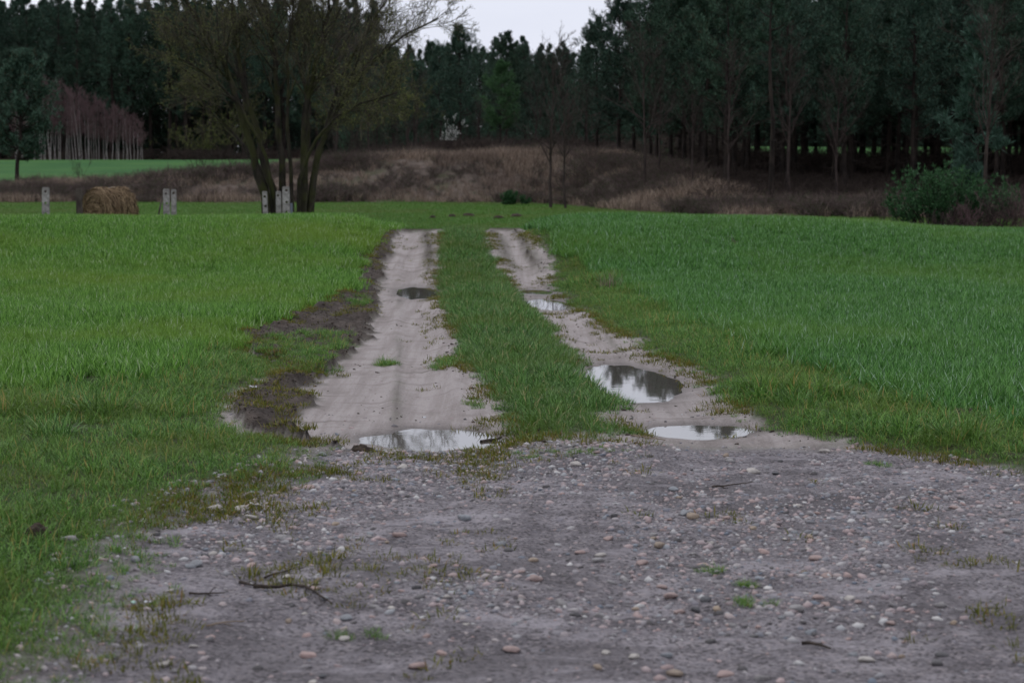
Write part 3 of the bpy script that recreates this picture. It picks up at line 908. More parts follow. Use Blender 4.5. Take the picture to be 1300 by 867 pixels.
# crumbs of earth on the ruts and the soil ridge
crumb_m = bark_material("earth_crumb", (0.03, 0.023, 0.019), (0.10, 0.078, 0.064), 2.0, stretch=1.0)
crumb = [rock_mesh("crumb", 340 + i, crumb_m, 1) for i in range(4)]
X, Y = even_points(-4, 4.5, 10.8, 34, 0.045, rng)
mm = masks(X, Y)
sp = fbm(X * 2.2, Y * 1.1, 97, 4)
edge = np.maximum(np.maximum(mm["sd_left"], mm["sd_right"]), mm["sd_strip"])
dens = np.maximum(0.55 * (mm["soil"] > 0.7), (mm["sand"] > 0.3) * (0.006 + 0.10 * ss(0.25, 0.6, sp) + 0.30 * np.exp(-np.maximum(-edge, 0) / 0.09)))
s = (rng.uniform(size=len(X)) < dens) & not_wet(X, Y)
n = int(s.sum())
place("soil_crumbs", X[s], Y[s], np.exp(rng.normal(math.log(0.009), 0.5, n)).clip(0.004, 0.03), crumb, "dark crumbs of earth on the soil ridge and wheel ruts", "soil crumbs", rng, tilt=0.3)

# ------------------------------------------------------------------ stones lying on the yard, each one a thing
STONE_KINDS = [
    ("pinkish", stone_material("pink_granite", (0.42, 0.30, 0.27), (0.29, 0.205, 0.185))),
    ("mid grey", stone_material("grey_stone", (0.30, 0.285, 0.28), (0.18, 0.17, 0.17))),
    ("pale cream", stone_material("pale_stone", (0.52, 0.48, 0.435), (0.36, 0.33, 0.30))),
    ("tan", stone_material("tan_stone", (0.36, 0.28, 0.20), (0.27, 0.20, 0.145))),
    ("dark slate", stone_material("dark_stone", (0.075, 0.075, 0.08), (0.045, 0.045, 0.05))),
    ("bluish grey", stone_material("bluish_stone", (0.27, 0.285, 0.30), (0.17, 0.18, 0.195))),
]
stone_meshes = [[rock_mesh("stone", 400 + 10 * q + i, mt, 2) for i in range(4)] for q, (_, mt) in enumerate(STONE_KINDS)]


def add_stone(x, y, size, kind, rng, label=None, group=None, flat=1.0):
    nm, _ = STONE_KINDS[kind]
    z = hgt(x, y)
    o = link("stone", stone_meshes[kind][int(rng.integers(0, 4))], None, (x, y, z + size * 0.14), (rng.normal(0, 0.12), rng.normal(0, 0.12), rng.uniform(0, 6.28)), (size, size, size * flat))
    tag(o, label or "%s pebble-sized stone lying on the stony yard" % nm, "stone", None if label else "%s stones strewn on the yard" % nm)
    return o


rng = np.random.default_rng(203)
# stones that can be told apart in the photograph
for (px, py, w, kd, lab) in [
    (360, 679, 24, 1, "large flat grey stone among mossy sprigs at the verge edge"),
    (306, 647, 20, 2, "pale flat stone beside the white chips among mossy sprigs"),
    (272, 647, 24, 2, "broad whitish chip of stone among mossy sprigs at the verge"),
    (328, 645, 14, 2, "rounded pale stone next to the flat pale one by the sprigs"),
    (240, 717, 17, 5, "oblong bluish white stone at the verge edge near the dead sticks"),
    (216, 750, 16, 2, "bright cream stone on bare ground before the dead sticks"),
    (363, 730, 14, 2, "round pale stone between the dead sticks"),
    (399, 749, 15, 0, "pink stone at the end of the dead sticks"),
    (392, 622, 18, 0, "pink broken stone where the verge grass meets the yard"),
    (857, 845, 24, 3, "rounded orange tan stone alone on the smooth part of the yard"),
    (760, 841, 17, 3, "tan pebble beside the grey moss-sided stone"),
    (770, 822, 17, 2, "whitish flat stone near the tan pebble"),
    (920, 850, 26, 0, "large pink stone with pale top near the orange tan stone"),
    (958, 800, 11, 4, "small near-black round stone alone on the yard"),
    (1098, 832, 24, 2, "cream rounded stone near two dark slate lumps"),
    (1196, 825, 18, 4, "angular black slate lump upper of two near the cream stone"),
    (1190, 838, 20, 4, "angular black slate lump lower of two near the cream stone"),
    (1030, 795, 18, 5, "slate blue sliver of stone by the mossy patch"),
    (650, 820, 24, 0, "big flat dull pink stone half sunk in the yard"),
    (970, 697, 18, 0, "wedge shaped pink stone in the stoniest part of the yard"),
    (868, 653, 18, 5, "pale blue grey flat stone in the stoniest part of the yard"),
    (857, 620, 16, 5, "blue grey rounded stone near the rut end"),
    (737, 697, 16, 0, "flesh pink oval stone in the yard's middle"),
    (893, 711, 15, 0, "reddish pink stone beside a tiny moss tuft"),
    (772, 682, 17, 0, "pink grey lump with a pale neighbour in the yard"),
    (775, 594, 13, 1, "grey brown stone just before the grass strip"),
    (730, 591, 20, 2, "long whitish flat stone just before the grass strip"),
    (955, 596, 24, 2, "long cream slab of stone near the rut end"),
    (985, 597, 12, 4, "dark squarish stone near the long cream slab"),
    (1047, 570, 18, 2, "white stone tucked under the verge grass edge"),
    (88, 692, 26, 1, "big grey brown stone in the verge beside the earth clod"),
]:
    x, y = ground_at(px, py)
    add_stone(x, y, w / 2 / FPX * math.hypot(y, CAMH) * 1.1, kd, rng, lab, flat=0.9)
# look-alikes strewn over the yard
cand = []
while len(cand) < 210:
    py = rng.uniform(572, 866); px = rng.uniform(150, 1299)
    x, y = ground_at(px, py)
    mk = masks(np.array([x]), np.array([y]))
    dn = 0.15 + 0.85 * float(ss(-0.3, 0.4, fbm(np.array([x * 0.9 + 3]), np.array([y * 0.8]), 96, 4))[0])
    if mk["grav"][0] < 0.5 or rng.uniform() > dn: continue
    s = float(np.exp(rng.normal(math.log(0.022), 0.34)).clip(0.014, 0.042))
    if any((x - a) ** 2 + (y - b) ** 2 < (s + c) ** 2 * 1.3 for a, b, c in cand): continue
    cand.append((x, y, s))
for x, y, s in cand:
    add_stone(x, y, s, int(rng.choice(6, p=[0.26, 0.27, 0.13, 0.07, 0.10, 0.17])), rng)

# ------------------------------------------------------------------ small things on the ground
M_STICK = bark_material("dead_stick", (0.03, 0.024, 0.02), (0.08, 0.062, 0.05), 30)
M_PALESTICK = bark_material("pale_stick", (0.17, 0.13, 0.09), (0.26, 0.2, 0.15), 30)
M_EARTH = bark_material("loose_earth", (0.022, 0.016, 0.012), (0.075, 0.055, 0.042), 14, stretch=1.0)


def stick(p0, p1, r, mat, label, rng, twigs=3, name="stick"):
    (x0, y0), (x1, y1) = ground_at(*p0), ground_at(*p1)
    t = np.linspace(0, 1, 9)
    X = x0 + (x1 - x0) * t; Y = y0 + (y1 - y0) * t
    L = math.hypot(x1 - x0, y1 - y0)
    nx, ny = -(y1 - y0) / L, (x1 - x0) / L
    w = 0.06 * L * (vnoise(t * 3, t * 0 + rng.uniform(0, 99), 5) - 0.5) * 2
    X = X + nx * w; Y = Y + ny * w
    Z, _ = terrain(X, Y)
    P = np.stack([X, Y, np.maximum.accumulate(Z) * 0.3 + Z * 0.7 + r * 0.9 + 0.004], 1)[None]
    R = (r * (1 - 0.55 * t))[None]
    parts = [tubes(P, R, 6)]
    if twigs:
        c, cr_ = grow(P, R, twigs, 0.2, 0.9, 0.3, 40, 0.0, 0.12, 0.6, 5, rng)
        zz, _ = terrain(c[..., 0].ravel(), c[..., 1].ravel())
        c[..., 2] = np.clip(c[..., 2], zz.reshape(c.shape[:2]) + 0.003, zz.reshape(c.shape[:2]) + 0.03)
        parts.append(tubes(c, np.maximum(cr_, 0.0015), 4))
    o = link(name, mk_mesh(name, parts, [mat]))
    return tag(o, label, "stick")


rng = np.random.default_rng(204)
stick((322, 748), (372, 745), 0.010, M_STICK, "thick black dead stick lying flat on the yard near the verge", rng, 2)
stick((372, 745), (420, 768), 0.006, M_STICK, "forked thin dark twig beside the thick black stick", rng, 4)
stick((305, 738), (325, 745), 0.007, M_STICK, "short curved dark stick touching the thick black stick", rng, 2)
stick((338, 733), (376, 718), 0.005, M_STICK, "slanting thin dark twig near the round pale stone", rng, 2)
stick((240, 752), (285, 750), 0.005, M_STICK, "long thin dark twig beside the bright cream stone", rng, 2)
stick((262, 797), (310, 790), 0.004, M_PALESTICK, "pale straw coloured twig on the smooth yard", rng, 1)
stick((611, 552), (638, 549), 0.014, M_STICK, "short dark stick end poking into the wide pale puddle", rng, 0)
stick((655, 548), (715, 541), 0.007, M_STICK, "bent dark twig in the end of the grass strip", rng, 3)
stick((800, 553), (845, 556), 0.006, M_PALESTICK, "pale brown twig beside the strip end and shallow puddle", rng, 1)
stick((905, 616), (955, 613), 0.005, M_STICK, "thin dark twig on the stoniest part of the yard", rng, 1)
stick((1020, 812), (1055, 820), 0.008, M_STICK, "dark brown bark sliver on the yard near the cream stone", rng, 1)


def mound(px, py, rx, ry, hz, label, cat, name, rng, group=None, lumps=1.0):
    x, y = ground_at(px, py)
    bm = bmesh.new(); bmesh.ops.create_icosphere(bm, subdivisions=4, radius=1.0)
    V = np.array([v.co[:] for v in bm.verts]); F = np.array([[v.index for v in f.verts] for f in bm.faces]); bm.free()
    s = rng.uniform(0, 50)
    d = 1 + lumps * (0.25 * fbm(V[:, 0] * 2 + s, V[:, 1] * 2 + V[:, 2] * 2, 5, 3) + 0.12 * fbm(V[:, 0] * 7 + s, V[:, 1] * 7 + V[:, 2] * 5, 6, 3))
    V = V * d[:, None]
    V = V * np.array([rx, ry, hz])
    V[:, 2] = np.maximum(V[:, 2], -0.03)
    o = link(name, mk_mesh(name, [(V, F)], [M_EARTH]), None, (x, y, hgt(x, y)), (0, 0, rng.uniform(0, 6)))
    return tag(o, label, cat, group)


mound(48, 688, 0.055, 0.06, 0.055, "dark crumbly earth clod in the verge grass beside the big grey brown stone", "clod", "earth_clod", rng)
for px, py, w in [(435, 276, 0.14), (549, 277.5, 0.13), (574, 276, 0.14), (595, 275, 0.20), (633, 278, 0.16), (656, 275.5, 0.2)]:
    mound(px, py, w, w * 0.9, 0.10, "small dark molehill on the green meadow", "molehill", "molehill", rng, "molehills on the meadow")
for px, py, w, lab in [(458, 569, 0.06, "dark lump of mud beside the wide pale puddle"), (1225, 533, 0.10, "dark earth lump showing in the verge beside the bluish cereal")]:
    mound(px, py, w, w * 0.8, w * 0.5, lab, "mud lump", "mud_lump", rng, lumps=2.0)

M_LITTER = stone_material("white_litter", (0.75, 0.76, 0.78), (0.6, 0.62, 0.66))
M_MINT = stone_material("mint_litter", (0.45, 0.68, 0.58), (0.35, 0.55, 0.47))


def scrap(px, py, w, mat, label):
    x, y = ground_at(px, py)
    s = w / 2 / FPX * y
    g = np.linspace(-1, 1, 7); U, W = np.meshgrid(g, g); U, W = U.ravel(), W.ravel()
    sd = rng.integers(0, 900)
    Z = 0.5 * fbm(U * 1.5 + sd, W * 1.5, 3, 3) + 0.35
    R = 1 + 0.3 * fbm(U * 2 + sd, W * 2 + 9, 4, 2)
    V = np.stack([U * R, W * R * 0.7, Z], 1)
    i = (np.arange(6)[:, None] * 7 + np.arange(6)[None]).ravel()
    F = np.stack([i, i + 1, i + 8, i + 7], 1)
    o = link("paper_scrap", mk_mesh("paper_scrap", [(V, F), (V - [0, 0, 0.12], F[:, ::-1])], [mat]), None, (x, y, hgt(x, y) + s * 0.2 + 0.015), (0, 0, rng.uniform(0, 6)), (s, s, s))
    tag(o, label, "litter")


scrap(322, 502, 9, M_LITTER, "crumpled white scrap lying on the dark soil ridge")
scrap(188, 771, 9, M_LITTER, "white scrap in the verge edge beside the mint green scrap")
scrap(169, 772, 9, M_MINT, "mint green scrap in the verge edge beside a white scrap")
scrap(157, 704, 7, M_LITTER, "tiny white scrap where the verge grass meets stones")
scrap(538, 521, 6, M_LITTER, "tiny white scrap on the sand behind the wide puddle")

# straw tuft on the verge
x, y = ground_at(772, 369)
V1, F1 = blades(60, 0.16, 0.12, 0.34, 0.006, 0.35, rng, 3, 0.5)
V2, F2 = blades(90, 0.2, 0.08, 0.22, 0.005, 0.5, rng, 3, 0.7)
o = link("grass_tuft", None, None, (x, y, hgt(x, y)))
link("dead_blades", mk_mesh("dead_blades", [(V1, F1)], [M_STRAW]), o)["kind"] = "stuff"
link("green_blades", mk_mesh("green_blades", [(V2, F2)], [M_LUSH]), o)["kind"] = "stuff"
tag(o, "pale straw and green grass tussock standing on the verge by the thin water strip", "tussock")
for px, py, s in [(905, 428, 0.8), (130, 528, 1.25), (945, 425, 0.7), (1010, 520, 0.9), (1215, 562, 1.1), (1240, 517, 0.9), (70, 560, 1.0)]:
    x, y = ground_at(px, py)
    V2, F2 = blades(130, 0.13, 0.09, 0.24, 0.0048, 0.5, rng, 3, 0.7)
    o = link("grass_tussock", mk_mesh("grass_tussock", [(V2, F2)], [M_LUSH]), None, (x, y, hgt(x, y)), (0, 0, 0), (s, s, s))
    tag(o, "dark green grass tussock taller than the verge grass around it", "tussock", "tall green tussocks in the verges", kind="thing")

# ------------------------------------------------------------------ hay bale and fence posts
M_HAY, nt, n_, l_, out_ = new_mat("hay")
b = NB(nt)
hz = b.noise(b.scaled(b.objco(), (1.2, 7, 7)), 3.0, 6.0, 0.7)
col = b.ramp(hz, [(0.3, (0.08, 0.053, 0.032)), (0.5, (0.22, 0.15, 0.09)), (0.72, (0.40, 0.29, 0.18))])
l_.new(b.bsdf(col, 0.9, 0.1, b.bump(hz, 0.8, 0.04)), out_.inputs["Surface"])
M_HAYSTRAND = leaf_material("hay_strand", (0.14, 0.093, 0.055), (0.28, 0.195, 0.115), (0.47, 0.35, 0.215), dry=(0.06, 0.04, 0.025), dry_or_glint_share=0.22, rough=0.85, spec=0.1, trans=0.1)
M_NET = stone_material("white_wrap", (0.62, 0.62, 0.62), (0.45, 0.45, 0.44))


def hay_bale():
    r = np.random.default_rng(5)
    Rr, L = 0.58, 0.84
    ns, nl = 56, 18
    prof = [(-L / 2, 0.0), (-L / 2 - 0.02, 0.22), (-L / 2, 0.45), (-L / 2 + 0.03, 0.54)] + [(x_, Rr) for x_ in np.linspace(-L / 2 + 0.09, L / 2 - 0.09, nl)] + [(L / 2 - 0.03, 0.54), (L / 2, 0.45), (L / 2 + 0.02, 0.22), (L / 2, 0.0)]
    a = np.arange(ns) * 2 * math.pi / ns
    V = []
    for (x_, rr) in prof:
        nzz = 1 + 0.06 * fbm(np.cos(a) * 2 + x_ * 2, np.sin(a) * 2 + 3, 7, 3) + 0.03 * fbm(np.cos(a) * 7 + x_ * 9, np.sin(a) * 7, 8, 2)
        V.append(np.stack([np.full(ns, x_) + 0.02 * fbm(np.cos(a) * 3 + rr * 5, np.sin(a) * 3, 9, 2), rr * nzz * np.cos(a), rr * nzz * np.sin(a) * 0.94], 1))
    V = np.concatenate(V)
    V[:, 2] = np.maximum(V[:, 2], -0.50)
    K = len(prof)
    k = np.arange(K - 1)[:, None] * ns; s = np.arange(ns)[None]; s2 = (s + 1) % ns
    F = np.stack([k + s, k + s2, k + ns + s2, k + ns + s], -1).reshape(-1, 4)
    x_, _ = 0, 0
    depth = 47.0
    c = at(139, 262, depth)
    gz = hgt(c[0], depth)
    root = link("hay_bale", None, None, (c[0], depth, gz), (0, 0, math.radians(46)))
    tag(root, "round brown hay bale lying between the concrete post and the paired posts", "hay bale")
    lift = at(140, 240, depth)[2] - gz - 0.55
    lift = max(lift, 0.49)
    link("bale_core", mk_mesh("bale_core", [(V, F)], [M_HAY]), root, (0, 0, lift))
    # loose strands combed round the drum and across the ends
    n = 3600
    ang = r.uniform(0, 2 * math.pi, n); xx = r.uniform(-L / 2 + 0.02, L / 2 - 0.02, n)
    P = np.zeros((n, 4, 3)); ln = r.uniform(0.12, 0.4, n); dx = r.normal(0, 0.10, n); lf = r.uniform(0.0, 0.03, n)
    for q in range(4):
        aa = ang + ln / Rr * (q / 3 - 0.5)
        rr = Rr + 0.004 + lf * (1 + 0.6 * q * r.uniform(0, 1, n))
        P[:, q] = np.stack([xx + dx * (q / 3 - 0.5), rr * np.cos(aa), rr * np.sin(aa) * 0.94], 1)
    n2 = 1100
    P2 = np.zeros((n2, 4, 3)); a2 = r.uniform(0, 2 * math.pi, n2); r2 = 0.55 * np.sqrt(r.uniform(0, 1, n2)); sgn = r.choice([-1, 1], n2); da = r.normal(0, 0.5, n2)
    for q in range(4):
        aa = a2 + da * (q / 3 - 0.5); rr = r2 + r.normal(0, 0.02, n2)
        P2[:, q] = np.stack([sgn * (L / 2 + 0.012 + 0.03 * r.uniform(0, 1, n2)), rr * np.cos(aa), rr * np.sin(aa) * 0.94], 1)
    P = np.concatenate([P, P2]); P[..., 2] = np.maximum(P[..., 2], -0.50)
    o = link("hay_strands", mk_mesh("hay_strands", [tubes(P, np.full(P.shape[:2], 0.0045), 3)], [M_HAYSTRAND]), root, (0, 0, lift))
    o["kind"] = "stuff"
    g = np.linspace(-1, 1, 9); U, W = np.meshgrid(g, g); U, W = U.ravel(), W.ravel()
    Rw = 0.9 + 0.25 * fbm(U * 2, W * 2, 21, 2)
    aa = W * Rw * 0.13 + math.pi / 2 - 0.05
    VV = np.stack([U * Rw * 0.16 + 0.1, (Rr + 0.035) * np.cos(aa), (Rr + 0.03) * np.sin(aa) * 0.96 + 0.012 * fbm(U * 3, W * 3, 22, 2)], 1)
    i = (np.arange(8)[:, None] * 9 + np.arange(8)[None]).ravel()
    FF = np.stack([i, i + 1, i + 10, i + 9], 1)
    link("wrap_remnant", mk_mesh("wrap_remnant", [(VV, FF), (VV - [0, 0, 0.012], FF[:, ::-1])], [M_NET]), root, (0, 0, lift))


hay_bale()

M_CONC, nt, n_, l_, out_ = new_mat("weathered_concrete")
b = NB(nt)
nz = b.noise(b.objco(), 9.0, 6.0, 0.7)
col = b.mix(b.smooth(nz, 0.35, 0.7), (0.16, 0.15, 0.14), (0.40, 0.38, 0.36))
nz2 = b.noise(b.objco(), 3.0, 4.0, 0.6)
col = b.mix(b.math('MULTIPLY', b.smooth(nz2, 0.52, 0.7), 0.75), col, (0.10, 0.085, 0.07))
l_.new(b.bsdf(col, 0.92, 0.15, b.bump(nz, 0.6, 0.02)), out_.inputs["Surface"])
M_OLDWOOD = bark_material("old_wood", (0.045, 0.037, 0.03), (0.12, 0.10, 0.085), 10)
M_BLUESTEEL = stone_material("blue_grey_steel", (0.16, 0.2, 0.26), (0.12, 0.14, 0.18))


def fence_post(px, py_top, wpx, depth, label, group, holes=3, lean=0.0, mat=None, dep=None, rot=0.15, name="fence_post"):
    top = at(px, py_top, depth)
    gz = hgt(top[0], depth) - 0.05
    H = top[2] - gz
    w = wpx / FPX * depth
    d = dep or w
    r = np.random.default_rng(int(px))
    bm = bmesh.new()
    bmesh.ops.create_cube(bm, size=1.0)
    for v in bm.verts:
        tp = 0.94 if v.co.z > 0 else 1.0
        v.co = Vector((v.co.x * w * tp, v.co.y * d * tp, (v.co.z + 0.5) * H))
    bmesh.ops.bevel(bm, geom=[e for e in bm.edges], offset=w * 0.09, segments=2, affect='EDGES')
    me = bpy.data.meshes.new(name); bm.to_mesh(me); bm.free()
    if holes:
        hb = bmesh.new()
        for k in range(holes):
            z = H - 0.09 - k * 0.21 + r.uniform(-0.015, 0.015)
            for (axis, shift) in (('X', 0.0), ('Y', 0.045)):
                mtx = Matrix.Translation((r.uniform(-0.01, 0.01), r.uniform(-0.01, 0.01), z - shift)) @ Matrix.Rotation(math.pi / 2, 4, axis)
                bmesh.ops.create_cone(hb, cap_ends=True, segments=10, radius1=0.026, radius2=0.026, depth=w * 3, matrix=mtx)
        hm = bpy.data.meshes.new("holes"); hb.to_mesh(hm); hb.free()
        ho = bpy.data.objects.new("holes", hm); COL.objects.link(ho)
        to = bpy.data.objects.new("blank", me); COL.objects.link(to)
        md = to.modifiers.new("holes", 'BOOLEAN'); md.operation = 'DIFFERENCE'; md.object = ho; md.solver = 'EXACT'
        dg = bpy.context.evaluated_depsgraph_get()
        me2 = bpy.data.meshes.new_from_object(to.evaluated_get(dg))
        bpy.data.objects.remove(to); bpy.data.objects.remove(ho)
        if len(me2.polygons) > 20: me = me2
    me.name = name
    me.materials.clear(); me.materials.append(mat or M_CONC)
    o = link(name, me, None, (top[0], depth, gz), (0, lean, rot))
    return tag(o, label, "post", group)


G = "old fence posts along the field edge"
fence_post(57, 238, 9.5, 38.5, "concrete post with three holes and a rusty foot, beside the wooden post", G, 3, 0.02)
fence_post(100.5, 239, 8.0, 39.0, "dark weathered wooden post right beside the hay bale", G, 0, -0.01, M_OLDWOOD)
fence_post(211, 240, 8.5, 38.4, "pitted concrete post of the touching pair, holding a leaning rod", G, 4, 0.0, rot=0.1)
fence_post(220, 240.5, 7.0, 38.9, "plain side concrete post of the touching pair", G, 1, 0.01, rot=0.2)
fence_post(337, 243, 6.8, 38.6, "narrow concrete post before the leaning tree stem", G, 2, -0.02)
fence_post(353.5, 243, 7.0, 38.9, "narrow concrete post touching the tallest post before the tree", G, 1, 0.0)
fence_post(363, 237, 9.6, 38.3, "tallest pale concrete post before the many-stemmed tree", G, 4, 0.0)
fence_post(370, 258, 3.2, 38.7, "thin blue grey steel stake beside the tallest concrete post", G, 0, 0.0, M_BLUESTEEL, name="steel_stake")
a_ = at(199.0, 284, 38.2); b2 = at(206.0, 250, 38.3)
o = link("brace_rod", mk_mesh("brace_rod", [tubes(np.linspace(a_, b2, 5)[None], np.full((1, 5), 0.017), 7)], [M_OLDWOOD]))
tag(o, "thin dark rod leaning against the pair of concrete posts", "rod")

# ------------------------------------------------------------------ trees
M_PINEBARK = bark_material("pine_bark", (0.014, 0.011, 0.01), (0.045, 0.034, 0.028), 5)
M_PINEBARK_UP = bark_material("pine_bark_upper", (0.06, 0.036, 0.024), (0.13, 0.075, 0.046), 5)
M_NEEDLE = leaf_material("pine_needles", (0.012, 0.026, 0.016), (0.036, 0.070, 0.046), (0.10, 0.17, 0.118), dry=(0.07, 0.048, 0.028), dry_or_glint_share=0.05, rough=0.55, spec=0.08, trans=0.12, per_object=0.22)
M_NEEDLE_FRESH = leaf_material("young_pine_needles", (0.025, 0.06, 0.025), (0.05, 0.115, 0.045), (0.09, 0.175, 0.07), rough=0.5, spec=0.1, trans=0.15)
M_NEEDLE_BLUE = leaf_material("bluish_pine_needles", (0.03, 0.06, 0.042), (0.055, 0.105, 0.075), (0.095, 0.165, 0.125), rough=0.5, spec=0.1, trans=0.15)
M_TWIG = bark_material("bare_twig", (0.03, 0.023, 0.021), (0.07, 0.052, 0.046), 8)
M_TWIG_RED = bark_material("purple_twig", (0.085, 0.052, 0.055), (0.15, 0.095, 0.098), 8)
M_WILLOW = bark_material("mossy_bark", (0.016, 0.013, 0.011), (0.045, 0.037, 0.03), 7, (0.05, 0.056, 0.014), 0.5)
M_WTWIG = bark_material("olive_twig", (0.05, 0.044, 0.032), (0.10, 0.088, 0.062), 8)
M_BUD = leaf_material("opening_bud", (0.09, 0.10, 0.03), (0.14, 0.155, 0.045), (0.20, 0.22, 0.07), rough=0.6, spec=0.2, trans=0.2)

m, nt, n_, l_, out_ = new_mat("birch_bark")
b = NB(nt)
nz = b.noise(b.scaled(b.objco(), (1, 1, 3.5)), 3.0, 4.0, 0.6)
col = b.mix(b.smooth(nz, 0.52, 0.62), (0.36, 0.32, 0.31), (0.05, 0.043, 0.04))
l_.new(b.bsdf(col, 0.8, 0.2), out_.inputs["Surface"])
M_BIRCH = m


def pine_meshes(seed, H, cs, R, needle=None, dead=True, tuft_len=0.24, dens=1.0, step=0.42, slim=1.0, whorl=5, fan=7, fanw=0.026, expo=1.25):
    r = np.random.default_rng(seed)
    K = 14
    z = np.linspace(-0.15, H, K)
    wob = np.cumsum(r.normal(0, 0.035, (K, 2)), 0)
    tr = np.stack([wob[:, 0], wob[:, 1], z], 1)[None]
    trad = (0.0125 * H * slim * (1 - np.linspace(0, 1, K) ** 1.15 * 0.93))[None]
    trad[0, 0] *= 1.25
    # live branches in whorls
    st, dr, ln, rad = [], [], [], []
    zz = cs
    while zz < H - 0.15:
        t = (zz - cs) / (H - cs)
        prof = (1 - t ** expo) ** 0.8 * (0.62 + 0.38 * min(1, t * 3.5))
        for q in range(int(r.integers(whorl - 1, whorl + 2))):
            if r.uniform() < 0.10: continue
            az = r.uniform(0, 2 * math.pi); inc = math.radians(np.interp(t, [0, 0.5, 1], [2, 18, 42]) + r.normal(0, 10))
            zb = zz + r.uniform(-0.12, 0.12)
            st.append((np.interp(zb, z, tr[0, :, 0]), np.interp(zb, z, tr[0, :, 1]), zb))
            dr.append((math.cos(az) * math.cos(inc), math.sin(az) * math.cos(inc), math.sin(inc)))
            ln.append(max(0.25, R * prof * r.uniform(0.4, 1.2))); rad.append(0.010 + 0.016 * (1 - t))
        zz += step * r.uniform(0.8, 1.25)
    st, dr, ln, rad = map(np.array, (st, dr, ln, rad))
    N = len(st); KB = 6
    B = np.zeros((N, KB, 3)); B[:, 0] = st; D = dr.copy()
    for k in range(1, KB):
        D = norm(D + r.normal(0, 0.10, (N, 3)) + np.array([0, 0, 0.05 + 0.05 * k]))
        B[:, k] = B[:, k - 1] + D * (ln / (KB - 1))[:, None]
    BR = rad[:, None] * np.linspace(1, 0.25, KB)[None]
    tw, twr = grow(B, BR, int(10 * dens), 0.42, 1.0, 0.36, 48, 0.18, 0.12, 0.5, 4, r, 0.16)
    keep = r.uniform(size=len(tw)) < 0.9
    tw, twr = tw[keep], twr[keep]
    C, DD = [], []
    for q, u in ((1, 0.6), (2, 0.5), (3, 1.0)):
        C.append(tw[:, q] + r.normal(0, 0.03, (len(tw), 3))); DD.append(norm(tw[:, q] - tw[:, q - 1] + np.array([0, 0, 0.35])))
    C.append(B[:, -1]); DD.append(norm(B[:, -1] - B[:, -2]))
    C, DD = np.concatenate(C), np.concatenate(DD)
    crown = tri_sprays(C, DD, fan, tuft_len, fanw, 0.62, r)
    wood = [tubes(tr, trad, 8), tubes(B, BR, 4)]
    if dead and cs > 1.2:
        n = int(cs * 7)
        zb = r.uniform(0.6, cs + 0.5, n); az = r.uniform(0, 2 * math.pi, n); L = r.uniform(0.4, 1.5, n) * min(1, R / 1.8)
        Dd = np.zeros((n, 5, 3)); Dd[:, 0] = np.stack([np.interp(zb, z, tr[0, :, 0]), np.interp(zb, z, tr[0, :, 1]), zb], 1)
        d = np.stack([np.cos(az), np.sin(az), r.normal(0.1, 0.2, n)], 1)
        for k in range(1, 5):
            d = norm(d + r.normal(0, 0.13, (n, 3)) - np.array([0, 0, 0.04])); Dd[:, k] = Dd[:, k - 1] + d * (L / 4)[:, None]
        Dr = np.repeat(np.linspace(0.013, 0.005, 5)[None], n, 0)
        tw2, tr2 = grow(Dd, Dr, 4, 0.3, 1, 0.4, 45, 0.0, 0.15, 0.7, 3, r)
        wood += [tubes(Dd, Dr, 3), tubes(tw2, np.maximum(tr2, 0.004), 3)]
    return mk_mesh("trunk", wood, [M_PINEBARK]), mk_mesh("crown", [crown], [needle or M_NEEDLE], smooth=False)


def add_tree(name, meshes, x, y, s, label, cat, group, rz=None, rng=RNG, sx=None, lean=0.0, sink=0.0):
    root = link(name, None, None, (x, y, hgt(x, y) - sink), (rng.normal(0, 0.012) + lean, rng.normal(0, 0.012), rng.uniform(0, 6.28) if rz is None else rz), (sx or s, sx or s, s))
    link("trunk", meshes[0], root)
    if len(meshes) > 1 and meshes[1] is not None: link("crown", meshes[1], root)
    return tag(root, label, cat, group)


PINES = [pine_meshes(900 + i, 13.0, cs, R, dens=1.0) for i, (cs, R) in enumerate([(3.2, 3.3), (4.2, 3.0), (2.8, 3.5), (5.0, 2.9), (3.6, 3.4), (4.6, 3.1)])]
PINE_LOW = [pine_meshes(950 + i, 8.5, cs, R, dens=1.1, step=0.28, expo=2.4) for i, (cs, R) in enumerate([(1.9, 2.5), (2.4, 2.3), (1.6, 2.6)])]
PINE_STAND = [pine_meshes(960 + i, 9.6, cs, R, step=0.37, expo=2.2) for i, (cs, R) in enumerate([(2.7, 2.2), (3.2, 2.0), (2.3, 2.3), (3.6, 2.1), (2.9, 2.3)])]
PINE_EDGE = [pine_meshes(980 + i, 7.0, 0.4, 2.6, step=0.34, dead=False, fan=4, fanw=0.06, dens=0.8) for i in range(2)]
PINE_ROUND = pine_meshes(970, 5.6, 1.25, 1.75, expo=2.6, step=0.2, dens=1.2, tuft_len=0.2, dead=False, slim=1.3, whorl=7)
PINE_FRESH = pine_meshes(971, 7.2, 2.0, 2.2, expo=1.8, needle=M_NEEDLE_FRESH, step=0.28, dens=1.1, dead=False)
PINE_BLUE = pine_meshes(972, 5.2, 0.7, 1.1, needle=M_NEEDLE_BLUE, step=0.3, dead=False)
PINE_DEAD = pine_meshes(973, 9.0, 6.2, 1.3, dead=True)


def col_x(px, depth):
    return (px - 650.0) / FPX * depth


rng = np.random.default_rng(303)
